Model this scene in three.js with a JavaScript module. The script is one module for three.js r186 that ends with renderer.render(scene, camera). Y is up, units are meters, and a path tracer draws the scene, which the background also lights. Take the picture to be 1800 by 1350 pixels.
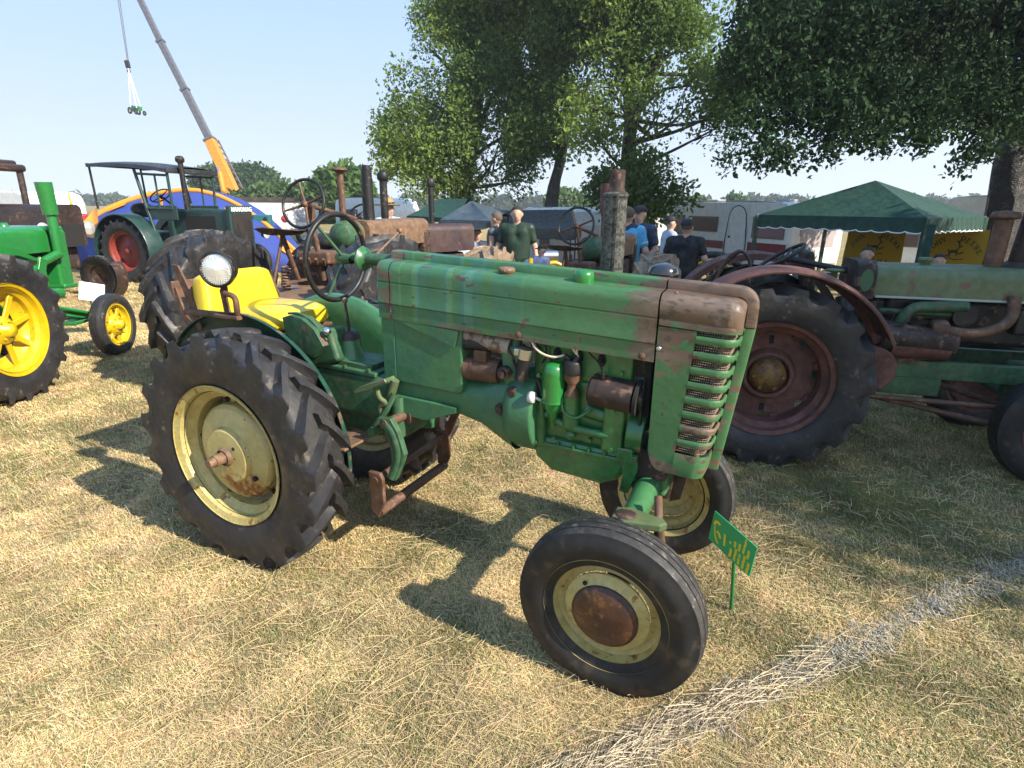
import * as THREE from 'three';
import { mergeGeometries, mergeVertices, toCreasedNormals } from 'three/addons/utils/BufferGeometryUtils.js';
import { RoundedBoxGeometry } from 'three/addons/geometries/RoundedBoxGeometry.js';
import { MarchingCubes } from 'three/addons/objects/MarchingCubes.js';
import { FontLoader } from 'three/addons/loaders/FontLoader.js';
import { TextGeometry } from 'three/addons/geometries/TextGeometry.js';

const scene = new THREE.Scene();
// ---------- camera ----------
const camera = new THREE.PerspectiveCamera(68.29, 4 / 3, 0.05, 900);
camera.position.set(0, 1.646, 0);
camera.rotation.set(-0.3059, 0, 0.0085);
scene.add(camera);
const renderer = new THREE.WebGLRenderer({ antialias: true });
renderer.toneMapping = THREE.LinearToneMapping;
renderer.toneMappingExposure = 1.95;
renderer.shadowMap.enabled = true;
// ---------- sky ----------
const SUN = new THREE.Vector3(0.685, 0.60, 0.425).normalize();
{
  const W = 512, H = 256, d = new Float32Array(W * H * 4);
  const sm = (a, b, x) => { x = Math.min(1, Math.max(0, (x - a) / (b - a))); return x * x * (3 - 2 * x); };
  for (let j = 0; j < H; j++) for (let i = 0; i < W; i++) {
    const el = ((j + .5) / H - .5) * Math.PI, az = ((i + .5) / W - .5) * 2 * Math.PI;
    const y = Math.sin(el), c = Math.cos(el), x = c * Math.cos(az), z = c * Math.sin(az);
    const s = x * SUN.x + y * SUN.y + z * SUN.z;
    const e = Math.max(0, y);
    const t = 1 - Math.exp(-e * 3.4);
    let r = .70 + (.20 - .70) * t, g = .765 + (.44 - .765) * t, b = .82 + (.84 - .82) * t;
    const toward = .5 + .5 * (x * .88 + z * .47);            // hazier, whiter towards the sun's side
    const hz = sm(.3, 1, toward) * (1 - .55 * t);
    r += .26 * hz; g += .22 * hz; b += .15 * hz;
    const glow = Math.pow(Math.max(0, s), 24) * .9; r += glow; g += glow * .95; b += glow * .85;
    if (y < 0) { const k = sm(0, -.12, y); r += (.30 - r) * k; g += (.25 - g) * k; b += (.15 - b) * k; }
    const o = (j * W + i) * 4; d[o] = r * .70; d[o + 1] = g * .70; d[o + 2] = b * .71; d[o + 3] = 1;
  }
  const t = new THREE.DataTexture(d, W, H, THREE.RGBAFormat, THREE.FloatType);
  t.mapping = THREE.EquirectangularReflectionMapping; t.magFilter = t.minFilter = THREE.LinearFilter; t.wrapS = THREE.RepeatWrapping; t.needsUpdate = true;
  scene.background = t; scene.environment = t; scene.environmentIntensity = 1.0; scene.backgroundIntensity = 1.0;
}
// ---------- sun ----------
const sun = new THREE.DirectionalLight(new THREE.Color(1, .92, .79), 4.9);
sun.position.copy(SUN).multiplyScalar(60).add(new THREE.Vector3(0, 0, -8)); sun.target.position.set(0, 0, -8);
sun.castShadow = true; sun.shadow.mapSize.set(4096, 4096);
Object.assign(sun.shadow.camera, { left: -22, right: 22, top: 22, bottom: -22, near: 1, far: 130 });
scene.add(sun, sun.target);
scene.fog = new THREE.FogExp2(new THREE.Color(.75, .82, .9), 0.0008);

// ---------- helpers ----------
const PI = Math.PI, V3 = (x, y, z) => new THREE.Vector3(x, y, z);
let sd = 12345; const rnd = () => { sd = (sd + 0x6D2B79F5) | 0; let t = Math.imul(sd ^ (sd >>> 15), 1 | sd); t = (t + Math.imul(t ^ (t >>> 7), 61 | t)) ^ t; return ((t ^ (t >>> 14)) >>> 0) / 4294967296; };
const rr = (a, b) => a + (b - a) * rnd(), clamp = (x, a = 0, b = 1) => Math.min(b, Math.max(a, x)), lerp = (a, b, t) => a + (b - a) * t;
const sst = (a, b, x) => { x = clamp((x - a) / (b - a)); return x * x * (3 - 2 * x); };
const hsh = (x, y, s) => { let h = Math.imul(x, 374761393) + Math.imul(y, 668265263) + Math.imul(s, 1442695041); h = Math.imul(h ^ (h >>> 13), 1274126177); return ((h ^ (h >>> 16)) >>> 0) / 4294967296; };
function vn(x, y, p, s) { const ix = Math.floor(x), iy = Math.floor(y); let fx = x - ix, fy = y - iy; fx = fx * fx * (3 - 2 * fx); fy = fy * fy * (3 - 2 * fy); const w = a => ((a % p) + p) % p, a = w(ix), b = w(ix + 1), c = w(iy), d = w(iy + 1); return lerp(lerp(hsh(a, c, s), hsh(b, c, s), fx), lerp(hsh(a, d, s), hsh(b, d, s), fx), fy); }
function fbm(u, v, f, o, s) { let r = 0, a = .5, t = 0; for (let i = 0; i < o; i++) { r += a * vn(u * f, v * f, f, s + i * 17); t += a; a *= .5; f *= 2; } return r / t; }
const hex = h => [(h >> 16 & 255) / 255, (h >> 8 & 255) / 255, (h & 255) / 255];
const mix3 = (a, b, t) => [lerp(a[0], b[0], t), lerp(a[1], b[1], t), lerp(a[2], b[2], t)];
function dtex(W, H, fn, srgb = true, rep = 1) {
  const d = new Uint8Array(W * H * 4);
  for (let j = 0; j < H; j++) for (let i = 0; i < W; i++) { const c = fn((i + .5) / W, (j + .5) / H), o = (j * W + i) * 4; if (c.length) { d[o] = clamp(c[0]) * 255; d[o + 1] = clamp(c[1]) * 255; d[o + 2] = clamp(c[2]) * 255; } else d[o] = d[o + 1] = d[o + 2] = clamp(c) * 255; d[o + 3] = 255; }
  const t = new THREE.DataTexture(d, W, H); t.wrapS = t.wrapT = THREE.RepeatWrapping; t.magFilter = THREE.LinearFilter; t.minFilter = THREE.LinearMipmapLinearFilter; t.generateMipmaps = true;
  if (srgb) t.colorSpace = THREE.SRGBColorSpace; t.repeat.set(rep, rep); t.needsUpdate = true; return t;
}
const bumpT = dtex(256, 256, (u, v) => fbm(u, v, 16, 4, 5), false, 3);
const roughT = dtex(256, 256, (u, v) => .55 + .75 * (fbm(u, v, 8, 4, 9) - .35), false, 2);
let mseed = 1;
// painted or bare metal with tone variation, rust patches and small chips; uv in metres
function worn(base, { b2 = null, rust = 0x5a4438, amt = .25, rough = .5, metal = 0, size = .7, N = 256, vary = .12, bump = .0008, cc = 0, rust2 = 0x6e5244 } = {}) {
  const s = mseed += 31, A = hex(base), B = b2 ? hex(b2) : mix3(A, [A[0] * .7, A[1] * .7, A[2] * .7], 1), R = hex(rust), R2 = hex(rust2);
  const t = dtex(N, N, (u, v) => {
    const n = fbm(u, v, 4, 5, s), m = fbm(u, v, 14, 5, s + 3), k = fbm(u, v, 32, 3, s + 7);
    let c = mix3(A, B, sst(.35, .7, n)); const w = 1 + (k - .5) * vary * 2 + (m - .5) * vary; c = [c[0] * w, c[1] * w, c[2] * w];
    const e = sst(.70 - amt * .6, .80 - amt * .5, .55 * m + .2 * n + .25 * k);
    return mix3(c, mix3(R, R2, sst(.35, .65, k)), amt > 0 ? e : 0);
  }, true, 1 / size);
  const m = new THREE.MeshPhysicalMaterial({ map: t, roughness: Math.min(1, rough * 1.5), metalness: metal, roughnessMap: roughT, bumpMap: bumpT, bumpScale: bump });
  if (cc) { m.clearcoat = cc; m.clearcoatRoughness = .25; }
  return m;
}
const plain = (c, rough = .6, o = {}) => new THREE.MeshPhysicalMaterial({ color: c, roughness: rough, ...o });
// --- geometry builders ---
const tm = new THREE.Matrix4();
function xf(g, p = [0, 0, 0], r = [0, 0, 0], s = 1) { g.applyMatrix4(new THREE.Matrix4().compose(V3(...p), new THREE.Quaternion().setFromEuler(new THREE.Euler(...r)), typeof s === 'number' ? V3(s, s, s) : V3(...s))); return g; }
function box(w, h, d, x = 0, y = 0, z = 0, r = [0, 0, 0], bev = .006) { const m = Math.min(w, h, d); return xf(new RoundedBoxGeometry(w, h, d, 2, Math.min(bev, m * .4)), [x, y, z], r); }
function rod(A, B, r = .02, r2 = r, seg = 12) { const a = V3(...A), b = V3(...B), L = a.distanceTo(b), g = new THREE.CylinderGeometry(r2, r, L, seg); g.applyQuaternion(new THREE.Quaternion().setFromUnitVectors(V3(0, 1, 0), b.clone().sub(a).normalize())); const c = a.add(b).multiplyScalar(.5); g.translate(c.x, c.y, c.z); return g; }
function tube(pts, r = .01, n = 24, seg = 8, closed = false) { return new THREE.TubeGeometry(new THREE.CatmullRomCurve3(pts.map(p => V3(...p)), closed), n, r, seg, closed); }
// lathe about an axis through p: profile [[radius, along]]
function lat(prof, p = [0, 0, 0], axis = 'y', seg = 32, a0 = 0, al = 2 * PI) { const g = new THREE.LatheGeometry(prof.map(q => new THREE.Vector2(Math.max(q[0], 1e-4), q[1])), seg, a0, al); if (axis === 'z') g.rotateX(PI / 2); if (axis === 'x') g.rotateZ(-PI / 2); g.translate(...p); return g; }
function sph(r, p, s = [1, 1, 1], seg = 16) { return xf(new THREE.SphereGeometry(r, seg, Math.max(8, seg * .7 | 0)), p, [0, 0, 0], s); }
// plate in the XY plane, thickness centred on z
function plate(pts, th, z = 0, bev = .003) { const s = new THREE.Shape(pts.map(p => new THREE.Vector2(p[0], p[1]))); const g = new THREE.ExtrudeGeometry(s, { depth: Math.max(.0005, th - 2 * bev), bevelEnabled: bev > 0, bevelSize: bev, bevelThickness: bev, bevelSegments: 2, steps: 1 }); g.translate(0, 0, z - th / 2 + bev); return g; }
// grid surface from rows of points
function grid(rows, closeU = false) { const n = rows.length, m = rows[0].length, p = [], ix = []; rows.forEach(r => r.forEach(q => p.push(...q))); for (let i = 0; i < n - 1; i++) for (let j = 0; j < (closeU ? m : m - 1); j++) { const a = i * m + j, b = i * m + (j + 1) % m, c = a + m, d = b + m; ix.push(a, c, b, b, c, d); } const g = new THREE.BufferGeometry(); g.setAttribute('position', new THREE.Float32BufferAttribute(p, 3)); g.setIndex(ix); g.computeVertexNormals(); return g; }
// solid bar: section [[w,h]] (closed) carried along frames [{p,u,v}], capped
function sweep(fr, sec) { const rows = fr.map(f => sec.map(([a, b]) => [f.p[0] + f.u[0] * a + f.v[0] * b, f.p[1] + f.u[1] * a + f.v[1] * b, f.p[2] + f.u[2] * a + f.v[2] * b])); const g = grid(rows, true).toNonIndexed(); const gs = [g]; for (const r of [rows[0], rows[rows.length - 1]]) { const p = [], c = [0, 0, 0]; r.forEach(q => { c[0] += q[0] / r.length; c[1] += q[1] / r.length; c[2] += q[2] / r.length; }); for (let i = 0; i < r.length; i++) p.push(...c, ...r[i], ...r[(i + 1) % r.length]); const k = new THREE.BufferGeometry(); k.setAttribute('position', new THREE.Float32BufferAttribute(p, 3)); k.computeVertexNormals(); gs.push(k); } return norm(gs, false); }
// merge to one non-indexed position/normal/uv geometry; uv in metres by the dominant normal
function norm(list, uv = true, keepUV = false) {
  const out = [].concat(list).map(g => { let q = g.index ? g.toNonIndexed() : g; const n = new THREE.BufferGeometry(); n.setAttribute('position', q.attributes.position); if (!q.attributes.normal) q.computeVertexNormals(); n.setAttribute('normal', q.attributes.normal); if (keepUV) n.setAttribute('uv', q.attributes.uv); return n; });
  const g = out.length > 1 ? mergeGeometries(out) : out[0];
  if (uv && !keepUV) boxUV(g); return g;
}
function boxUV(g, fn) { const P = g.attributes.position, N = g.attributes.normal, u = new Float32Array(P.count * 2); for (let i = 0; i < P.count; i++) { const x = P.getX(i), y = P.getY(i), z = P.getZ(i); if (fn) { const q = fn(x, y, z); u[2 * i] = q[0]; u[2 * i + 1] = q[1]; continue; } const t = i - i % 3; let ax = 0, ay = 0, az = 0; for (let k = t; k < t + 3 && k < P.count; k++) { ax += N.getX(k); ay += N.getY(k); az += N.getZ(k); } ax = Math.abs(ax); ay = Math.abs(ay); az = Math.abs(az); if (az >= ax && az >= ay) { u[2 * i] = x; u[2 * i + 1] = y; } else if (ax >= ay) { u[2 * i] = z + .37; u[2 * i + 1] = y; } else { u[2 * i] = x + .13; u[2 * i + 1] = z; } } g.setAttribute('uv', new THREE.BufferAttribute(u, 2)); return g; }
const used = {};
function numbered(n) { const k = used[n] = (used[n] ?? -1) + 1; return k ? `${n}_${String(k).padStart(3, '0')}` : n; }
function part(name, geoms, mat, parent, label) { if (Array.isArray(geoms) && !geoms.length) return null; const m = new THREE.Mesh(Array.isArray(geoms) ? norm(geoms) : (geoms.attributes.uv && !geoms.index ? geoms : norm(geoms)), mat); m.name = name; m.castShadow = m.receiveShadow = true; if (label) m.userData.label = label; parent.add(m); return m; }
function tag(o, label, category, group) { o.userData.label = label; o.userData.category = category; if (group) o.userData.group = group; return o; }
function thing(name, label, category, [x, y, z] = [0, 0, 0], turn = 0, group) { const o = new THREE.Group(); o.name = numbered(name); o.position.set(x, y, z); o.rotation.y = turn; scene.add(o); return tag(o, label, category, group); }
function top(name, geoms, mat, label, category, group) { const m = part(numbered(name), geoms, mat, scene); return tag(m, label, category, group); }
function grp(name, parent, p = [0, 0, 0], r = [0, 0, 0]) { const g = new THREE.Group(); g.name = name; g.position.set(...p); g.rotation.set(...r); parent.add(g); return g; }
const crease = (g, a = .6) => { const q = g.clone(); q.deleteAttribute('uv'); q.deleteAttribute('normal'); return toCreasedNormals(mergeVertices(q, 1e-5), a); };
const groundY = (x, z) => -Math.min(1.0, .062 * Math.max(0, -z - 6.5)) * sst(-6.5, -2, x);
// ---------- shared materials ----------
const M = {
  green: worn(0x3b6b42, { b2: 0x376640, rust: 0x5a4834, amt: .10, rough: .38, cc: .25, vary: .08 }),
  greenDark: worn(0x1b442f, { b2: 0x184034, rust: 0x40362a, amt: .18, rough: .5, vary: .22 }),
  greenBlue: worn(0x3b6944, { b2: 0x356248, rust: 0x54452f, amt: .06, rough: .42, vary: .08, size: .5 }),
  greenFresh: worn(0x227030, { b2: 0x1f7532, amt: .02, rough: .3, cc: .6, vary: .06 }),
  greenEng: worn(0x2c6634, { b2: 0x255a2e, rust: 0x16281a, amt: .14, rough: .32, cc: .5, vary: .18 }),
  greenPale: worn(0x53613f, { b2: 0x5e6c4c, rust: 0x5a4438, amt: .2, rough: .5, vary: .12, size: 1.1 }),
  greenMid: worn(0x3a5d3e, { b2: 0x305136, rust: 0x4f4434, amt: .2, rough: .55, vary: .2 }),
  rust: worn(0x553d2d, { b2: 0x634632, rust: 0x40322b, amt: .25, rough: .75, vary: .22, rust2: 0x76584a }),
  rustRed: worn(0x55352d, { b2: 0x68423a, rust: 0x3b2722, amt: .2, rough: .65, vary: .18, rust2: 0x6e4c42 }),
  rustDark: worn(0x2f241e, { b2: 0x3d2c22, rust: 0x1e1814, amt: .3, rough: .8, vary: .25 }),
  rustPale: worn(0x6a523f, { b2: 0x755a44, rust: 0x594439, amt: .2, rough: .75, vary: .2, rust2: 0x876a58 }),
  yellowPale: worn(0xb3a468, { b2: 0xaa9856, rust: 0x5b3a1c, amt: .22, rough: .5, vary: .1, size: .45, rust2: 0x8a5a24, N: 512 }),
  yellow: worn(0xcaab10, { b2: 0xc09f0a, amt: .02, rough: .35, cc: .5, vary: .05 }),
  hub: worn(0x3a261e, { b2: 0x4c3020, rust: 0x5c3c22, amt: .22, rough: .4, vary: .16, size: .3, rust2: 0x6c4a28 }),
  rubber: worn(0x252425, { b2: 0x2e2c2c, rust: 0x3c3630, amt: .16, rough: .55, vary: .2, bump: .0015, rust2: 0x5e564c, size: .6 }),
  rubberSide: worn(0x181717, { b2: 0x201f1e, rust: 0x2a2520, amt: .25, rough: .6, vary: .2, rust2: 0x3a322a }),
  rubberTan: worn(0x8a7660, { b2: 0x78664f, rust: 0x54473a, amt: .25, rough: .9, vary: .2, rust2: 0x63543f }),
  tread: worn(0x302e2d, { b2: 0x3c3937, rust: 0x4c463e, amt: .2, rough: .7, vary: .3, size: .3, rust2: 0x6a645a }),
  barkDark: worn(0x231f1a, { b2: 0x2e2922, amt: .2, rust: 0x171410, rough: .95, vary: .3, size: .5, bump: .02 }),
  black: worn(0x141414, { b2: 0x1d1c1b, rust: 0x2c241e, amt: .2, rough: .5, vary: .2 }),
  dark: plain(new THREE.Color(.012, .011, .01), .9),
  steel: plain(new THREE.Color(.55, .55, .55), .3, { metalness: 1 }),
  chrome: plain(new THREE.Color(.8, .8, .82), .08, { metalness: 1 }),
  wire: plain(new THREE.Color(.28, .22, .16), .7, { metalness: .4 }),
  cable: plain(new THREE.Color(.62, .52, .36), .6),
  seat: new THREE.MeshPhysicalMaterial({ color: new THREE.Color(.60, .43, .008), roughness: .34, clearcoat: .3, clearcoatRoughness: .35, bumpMap: bumpT, bumpScale: .0006 }),
  muffler: worn(0x54564e, { b2: 0x70706a, rust: 0x20201f, amt: .42, rough: .7, vary: .4, size: .13, rust2: 0x2e2a26, N: 384 }),
};
// hood sheet of the main tractor: u = (x-.5)/1.7, v = (height with the top folded up -.75)/.9
const hoodTex = (() => {
  const G = hex(0x3e6b3e), G2 = hex(0x437044), B = hex(0x2b5e68), Rr = hex(0x5e4638), R2 = hex(0x745f50), DK = hex(0x40352e);
  return dtex(1024, 512, (u, v) => {
    const X = .5 + 1.7 * u, Y = .75 + .9 * v, n = fbm(u, v, 8, 6, 71), m = fbm(u * 1, v, 24, 5, 72), f = fbm(u, v, 64, 3, 73);
    let c = mix3(G, G2, sst(.3, .7, n)); const k = .96 + .10 * (f - .5) + .10 * (m - .5); c = c.map(q => q * k);
    // blue-ish old repaint with vertical streaks at the rear
    const st = vn(X * 26, Y * 1.3, 1000, 5) * .65 + .35 * vn(X * 70, Y * 3, 1000, 6);
    const bl = (1 - sst(.95, 1.45, X + .25 * (n - .5))) * sst(.38, .62, st) * .75; c = mix3(c, B.map(q => q * (.8 + .5 * m)), bl * .55);
    // pale worn streaks
    c = mix3(c, hex(0x6f9a83), .25 * sst(.7, .85, vn(X * 60, Y * 2.2, 1000, 8)) * (1 - sst(1.0, 1.5, X)));
    c = mix3(c, hex(0x2c2620), .85 * sst(.74, .78, f * .55 + m * .45 + .04 * (vn(X * 9, Y * 9, 1000, 4) > .6)));
    // rust: nose cap, its edge, the hood's front edge and lower lip
    let w = 0; const cap = sst(1.782, 1.792, X) * sst(1.335, 1.34, Y);
    w = Math.max(w, cap * sst(.26, .36, n * .55 + m * .45 + (Y - 1.38) * 2.0));
    w = Math.max(w, sst(1.50, 1.80, X) * (1 - sst(1.785, 1.79, X)) * sst(.46, .52, m * .5 + n * .5 + .22 * sst(1.62, 1.79, X) - .16 * Math.abs((Y - 1.36) / .25)));
    w = Math.max(w, sst(1.785, 1.80, X) * (1 - sst(1.33, 1.34, Y)) * sst(.56, .60, n * .4 + m * .6 + .24 * sst(1.22, 1.33, Y) * (1 - sst(1.88, 1.93, X))));
    w = Math.max(w, (1 - sst(1.20, 1.232, Y)) * sst(1.19, 1.2, Y) * (1 - sst(1.78, 1.79, X)) * sst(.46, .56, m));
    w = Math.max(w, sst(.645, .67, m * .6 + f * .4)); w = Math.max(w, (1 - sst(.655, .665, X)) * sst(.44, .52, m) * .8);
    return mix3(c, mix3(mix3(Rr, R2, sst(.35, .7, n)), DK, sst(.55, .75, f) * .6), w * .95);
  });
})();
const rep = (t, x, y) => { const q = t.clone(); q.repeat.set(x, y); q.needsUpdate = true; return q; };
const hoodMat = new THREE.MeshPhysicalMaterial({ map: hoodTex, roughness: .72, roughnessMap: rep(roughT, 4, 2.2), bumpMap: rep(bumpT, 6, 3.2), bumpScale: .0007, clearcoat: .12, clearcoatRoughness: .45 });
const hoodUV = (x, y, z) => { const yy = y + .0445 * x; return [(x - .5) / 1.7, (yy + (yy > 1.40 ? Math.max(0, .145 - Math.abs(z)) : 0) - .75) / .9]; };

// ---------- wheels (axis along z, centred; +z is the outer face) ----------
function lugTyre({ R, W, rim, n = 18, depth = .035, skew = .5, lw = .02, hand = 1, seg = 64 }) {
  const s = R - depth, w = W / 2;
  const prof = [[rim - .012, -w * .62], [rim + .012, -w * .72], [rim + .05, -w * .93], [lerp(rim, s, .55), -w], [s - .062, -w * .985], [s - .036, -w * .955], [s - .018, -w * .88], [s - .007, -w * .7], [s, -w * .35], [s + .002, 0]];
  const full = prof.concat(prof.slice(0, -1).reverse().map(([r, z]) => [r, -z]));
  const gs = [lat(full, [0, 0, 0], 'z', seg)];
  const baseR = az => { const q = az / w; return s - .012 * q * q - (q > .85 ? (q - .85) * .25 : 0); };
  for (const sg of [1, -1]) for (let i = 0; i < n; i++) {
    const f0 = (i + (sg > 0 ? 0 : .5)) / n * 2 * PI, fr = [];
    for (let k = 0; k <= 9; k++) {
      const t = k / 9; let az, top, bot;
      if (k < 3) { az = w * (.992 - .014 * k); top = [R - depth - .03, R - .026, R - .009][k]; bot = [R - depth - .075, R - depth - .065, R - depth - .05][k]; }
      else { const q = (k - 3) / 6; az = w * lerp(.93, -.06, q); top = R - .006 * (az / w) ** 2; bot = baseR(Math.abs(az)) - .012; }
      const a = f0 + hand * skew * W * (1 - Math.pow(clamp(az / w + .06), 1.25)) / R, z = az * sg, wd = lw * (k < 3 ? 1.25 : 1 - .2 * t), c = Math.cos(a), S = Math.sin(a);
      const P = (r, o) => [r * c - o * S, r * S + o * c, z];
      fr.push([P(bot, -wd * 2.3), P(lerp(bot, top, .45), -wd * 1.4), P(top, -wd), P(top, wd), P(lerp(bot, top, .45), wd * 1.5), P(bot, wd * 2.6)]);
    }
    const g = grid(fr, true), p = []; for (const q of [fr[0], fr[9]]) p.push(...q[0], ...q[1], ...q[4], ...q[0], ...q[4], ...q[5], ...q[1], ...q[2], ...q[3], ...q[1], ...q[3], ...q[4]);
    const e = new THREE.BufferGeometry(); e.setAttribute('position', new THREE.Float32BufferAttribute(p, 3)); e.computeVertexNormals(); gs.push(crease(g, .55), e);
  }
  return norm(gs);
}
function ribTyre({ R, W, rim, grooves = 4, gd = .008, only }) {
  const w = W / 2, pr = [[rim - .01, -w * .62], [rim + .01, -w * .7], [rim + .035, -w * .93], [lerp(rim, R, .5), -w], [R - .045, -w * .96], [R - .03, -w * .86]];
  const tw = w * .74; pr.push([R - .02, -w * .8]); const step = 2 * tw / grooves;
  pr.push([R - .011, -tw - .002]);
  for (let i = 0; i < grooves; i++) { const z0 = -tw + step * i, cr = z => R - .010 * (z / tw) ** 2; pr.push([cr(z0 + .003), z0 + .003], [cr(z0 + step / 2), z0 + step / 2], [cr(z0 + step - .003), z0 + step - .003]); if (i < grooves - 1) pr.push([R - gd - .012 * ((z0 + step) / tw) ** 2, z0 + step - .001], [R - gd - .012 * ((z0 + step) / tw) ** 2, z0 + step + .001]); }
  pr.push([R - .011, tw + .002], [R - .02, w * .8], [R - .03, w * .86], [R - .045, w * .96], [lerp(rim, R, .5), w], [rim + .035, w * .93], [rim + .01, w * .7], [rim - .01, w * .62]);
  if (only) { const i0 = pr.findIndex(q => q[1] > -tw - .003 && q[0] > R - .02), i1 = pr.length - 1 - i0; return norm(only === 'tread' ? [crease(lat(pr.slice(i0, i1 + 1), [0, 0, 0], 'z', 72), .7)] : [crease(lat(pr.slice(0, i0 + 1), [0, 0, 0], 'z', 72), .7), crease(lat(pr.slice(i1), [0, 0, 0], 'z', 72), .7)]); }
  return norm([crease(lat(pr, [0, 0, 0], 'z', 72), .7)]);
}
const bolts = (n, r, z, s = .011, a0 = 0, L = .018) => [...Array(n)].map((_, i) => { const a = a0 + i / n * 2 * PI; return xf(new THREE.CylinderGeometry(s, s, L, 6), [r * Math.cos(a), r * Math.sin(a), z], [PI / 2, 0, 0]); });
function wheelRim(rim, w, extra = []) { return [crease(lat([[rim + .022, w], [rim + .024, w - .006], [rim - .004, w - .016], [rim - .014, w - .05], [rim - .045, w - .075], [rim - .05, -w + .07], [rim - .014, -w + .05], [rim - .004, -w + .016], [rim + .022, -w]], [0, 0, 0], 'z', 56), .5), ...extra]; }
// ================= MAIN TRACTOR =================
const JD = thing('green_tractor', 'weathered green tractor with yellow seat, long narrow hood and slotted rusty nose, foremost', 'tractor', [-1.0452, 0, -2.8344], -0.4479);
{
  const SH = .0445, sh = g => { const P = g.attributes.position; for (let i = 0; i < P.count; i++) { let x = P.getX(i), y = P.getY(i); const k = clamp((x - 1.80) / .2); if (y < 1.33) x += (y - 1.33) * .12 * k; P.setXYZ(i, x, y - SH * P.getX(i), P.getZ(i)); } return g; };
  const hoodPart = (name, geoms, mat = hoodMat, par = JD, label) => { const g = norm([].concat(geoms), false); sh(g); g.computeVertexNormals && 0; boxUV(g, hoodUV); return part(name, g, mat, par, label); };
  const hm = .145;
  const half = yb => { const a = [[hm, yb]]; if (yb < 1.25) a.push([hm, 1.262], [hm + .006, 1.268], [hm + .006, 1.272], [hm, 1.290]); if (yb < 1.35) a.push([hm, 1.352], [hm - .003, 1.355], [hm - .003, 1.358], [hm, 1.361]); a.push([hm, 1.40]); for (let i = 1; i <= 8; i++) { const t = i / 8 * PI / 2; a.push([hm - .042 * (1 - Math.cos(t)), 1.40 + .042 * Math.sin(t)]); } a.push([.034, 1.445]); return a; };
  const whole = yb => { const h = half(yb); return h.concat(h.slice().reverse().map(([z, y]) => [-z, y])); };
  const hoodShell = (x0, x1, yb) => { const w = whole(yb), n = Math.max(2, Math.round((x1 - x0) / .08)); return crease(grid([...Array(n + 1)].map((_, i) => w.map(([z, y]) => [lerp(x0, x1, i / n), y, z]))), .5); };
  const hood = hoodPart('hood', [hoodShell(.648, 1.783, 1.20), box(.012, .03, .29, 1.776, 1.215, 0)]);
  // rear cowl, slightly proud
  hoodPart('cowl', [hoodShell(.582, .644, 1.20), crease(grid([whole(1.20).map(([z, y]) => [.582, y, z]), whole(1.20).map(([z, y]) => [.578, 1.30 + (y - 1.30) * .96, z * .94]), whole(1.20).map(([z, y]) => [.579, 1.3, 0])]), .4)]);
  // nose cap
  {
    const w = whole(1.334), N = w.map((p, i) => { const a = w[Math.max(0, i - 1)], b = w[Math.min(w.length - 1, i + 1)], dz = b[0] - a[0], dy = b[1] - a[1], L = Math.hypot(dz, dy); return [dy / L, -dz / L]; });
    const rows = []; for (const x of [1.789, 1.81, 1.835, 1.86, 1.885, 1.91, 1.935, 1.96, 1.985, 2.01]) rows.push(w.map(([z, y]) => [x, y, z]));
    const r = .05; for (let k = 1; k <= 8; k++) { const t = k / 8 * PI / 2, d = r * (1 - Math.cos(t)); rows.push(w.map(([z, y], i) => { const s = Math.abs(z) < .04 ? .55 : 1; return [2.01 + r * Math.sin(t), Math.max(1.334, y - Math.max(0, N[i][1]) * d * s), z - N[i][0] * d * (Math.abs(z) < .06 ? .3 : 1)]; })); }
    rows.push(w.map(([z, y]) => [2.056, 1.345, z * .3])); 
    const P = rows.map(rw => rw.map(([x, y, z]) => { const q = .007 * (fbm(x * .9 + .3, z * 1.1 + y + 3, 14, 3, 4) - .5); return [x + q, y + q, z + q]; }));
    hoodPart('nose_cap', [crease(grid(P), .9)]);
  }
  // raised centre ridge: along the top, over the nose and down the grille
  {
    const path = [[.648, 1.4788], [1.0, 1.4788], [1.4, 1.4788], [1.783, 1.4788]];
    const secR = [[-.036, -.034], [-.035, -.012], [-.030, -.003], [-.020, 0], [.020, 0], [.030, -.003], [.035, -.012], [.036, -.034]];
    const fr = p => p.map((q, i) => { const a = p[Math.max(0, i - 1)], b = p[Math.min(p.length - 1, i + 1)], dx = b[0] - a[0], dy = b[1] - a[1], L = Math.hypot(dx, dy); return { p: [q[0], q[1], 0], u: [0, 0, 1], v: [-dy / L, dx / L, 0] }; });
    hoodPart('hood_ridge', [crease(sweep(fr(path), secR), .5)]);
    hoodPart('cowl_ridge', [crease(sweep(fr([[.58, 1.4788], [.644, 1.4788]]), secR), .5)]);
    const p2 = [[1.789, 1.4788], [1.9, 1.4788], [2.03, 1.4788]]; for (let k = 1; k <= 8; k++) { const t = k / 8 * PI / 2; p2.push([2.03 + .065 * Math.sin(t), 1.4138 + .065 * Math.cos(t)]); } p2.push([2.095, 1.345]);
    hoodPart('nose_ridge', [crease(sweep(fr(p2), secR), .5)]);
    const p3 = [[2.095, 1.341], [2.095, 1.2], [2.095, 1.0], [2.095, .80]];
    hoodPart('grille_centre_bar', [crease(sweep(fr(p3), secR), .5)]);
  }
  // grille shell
  const plan = (() => { const p = []; for (const x of [1.789, 1.80, 1.812, 1.825, 1.84, 1.86, 1.88, 1.9, 1.918, 1.9185, 1.94, 1.97, 2.0]) p.push([x, hm, 0, 1]); for (let k = 0; k <= 10; k++) { const t = k / 10 * PI / 2; p.push([2.006 + .05 * Math.sin(t), hm - .05 + .05 * Math.cos(t), Math.sin(t), Math.cos(t)]); } p.push([2.058, .06, 1, 0], [2.060, .030, 1, 0]); return p; })();
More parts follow.
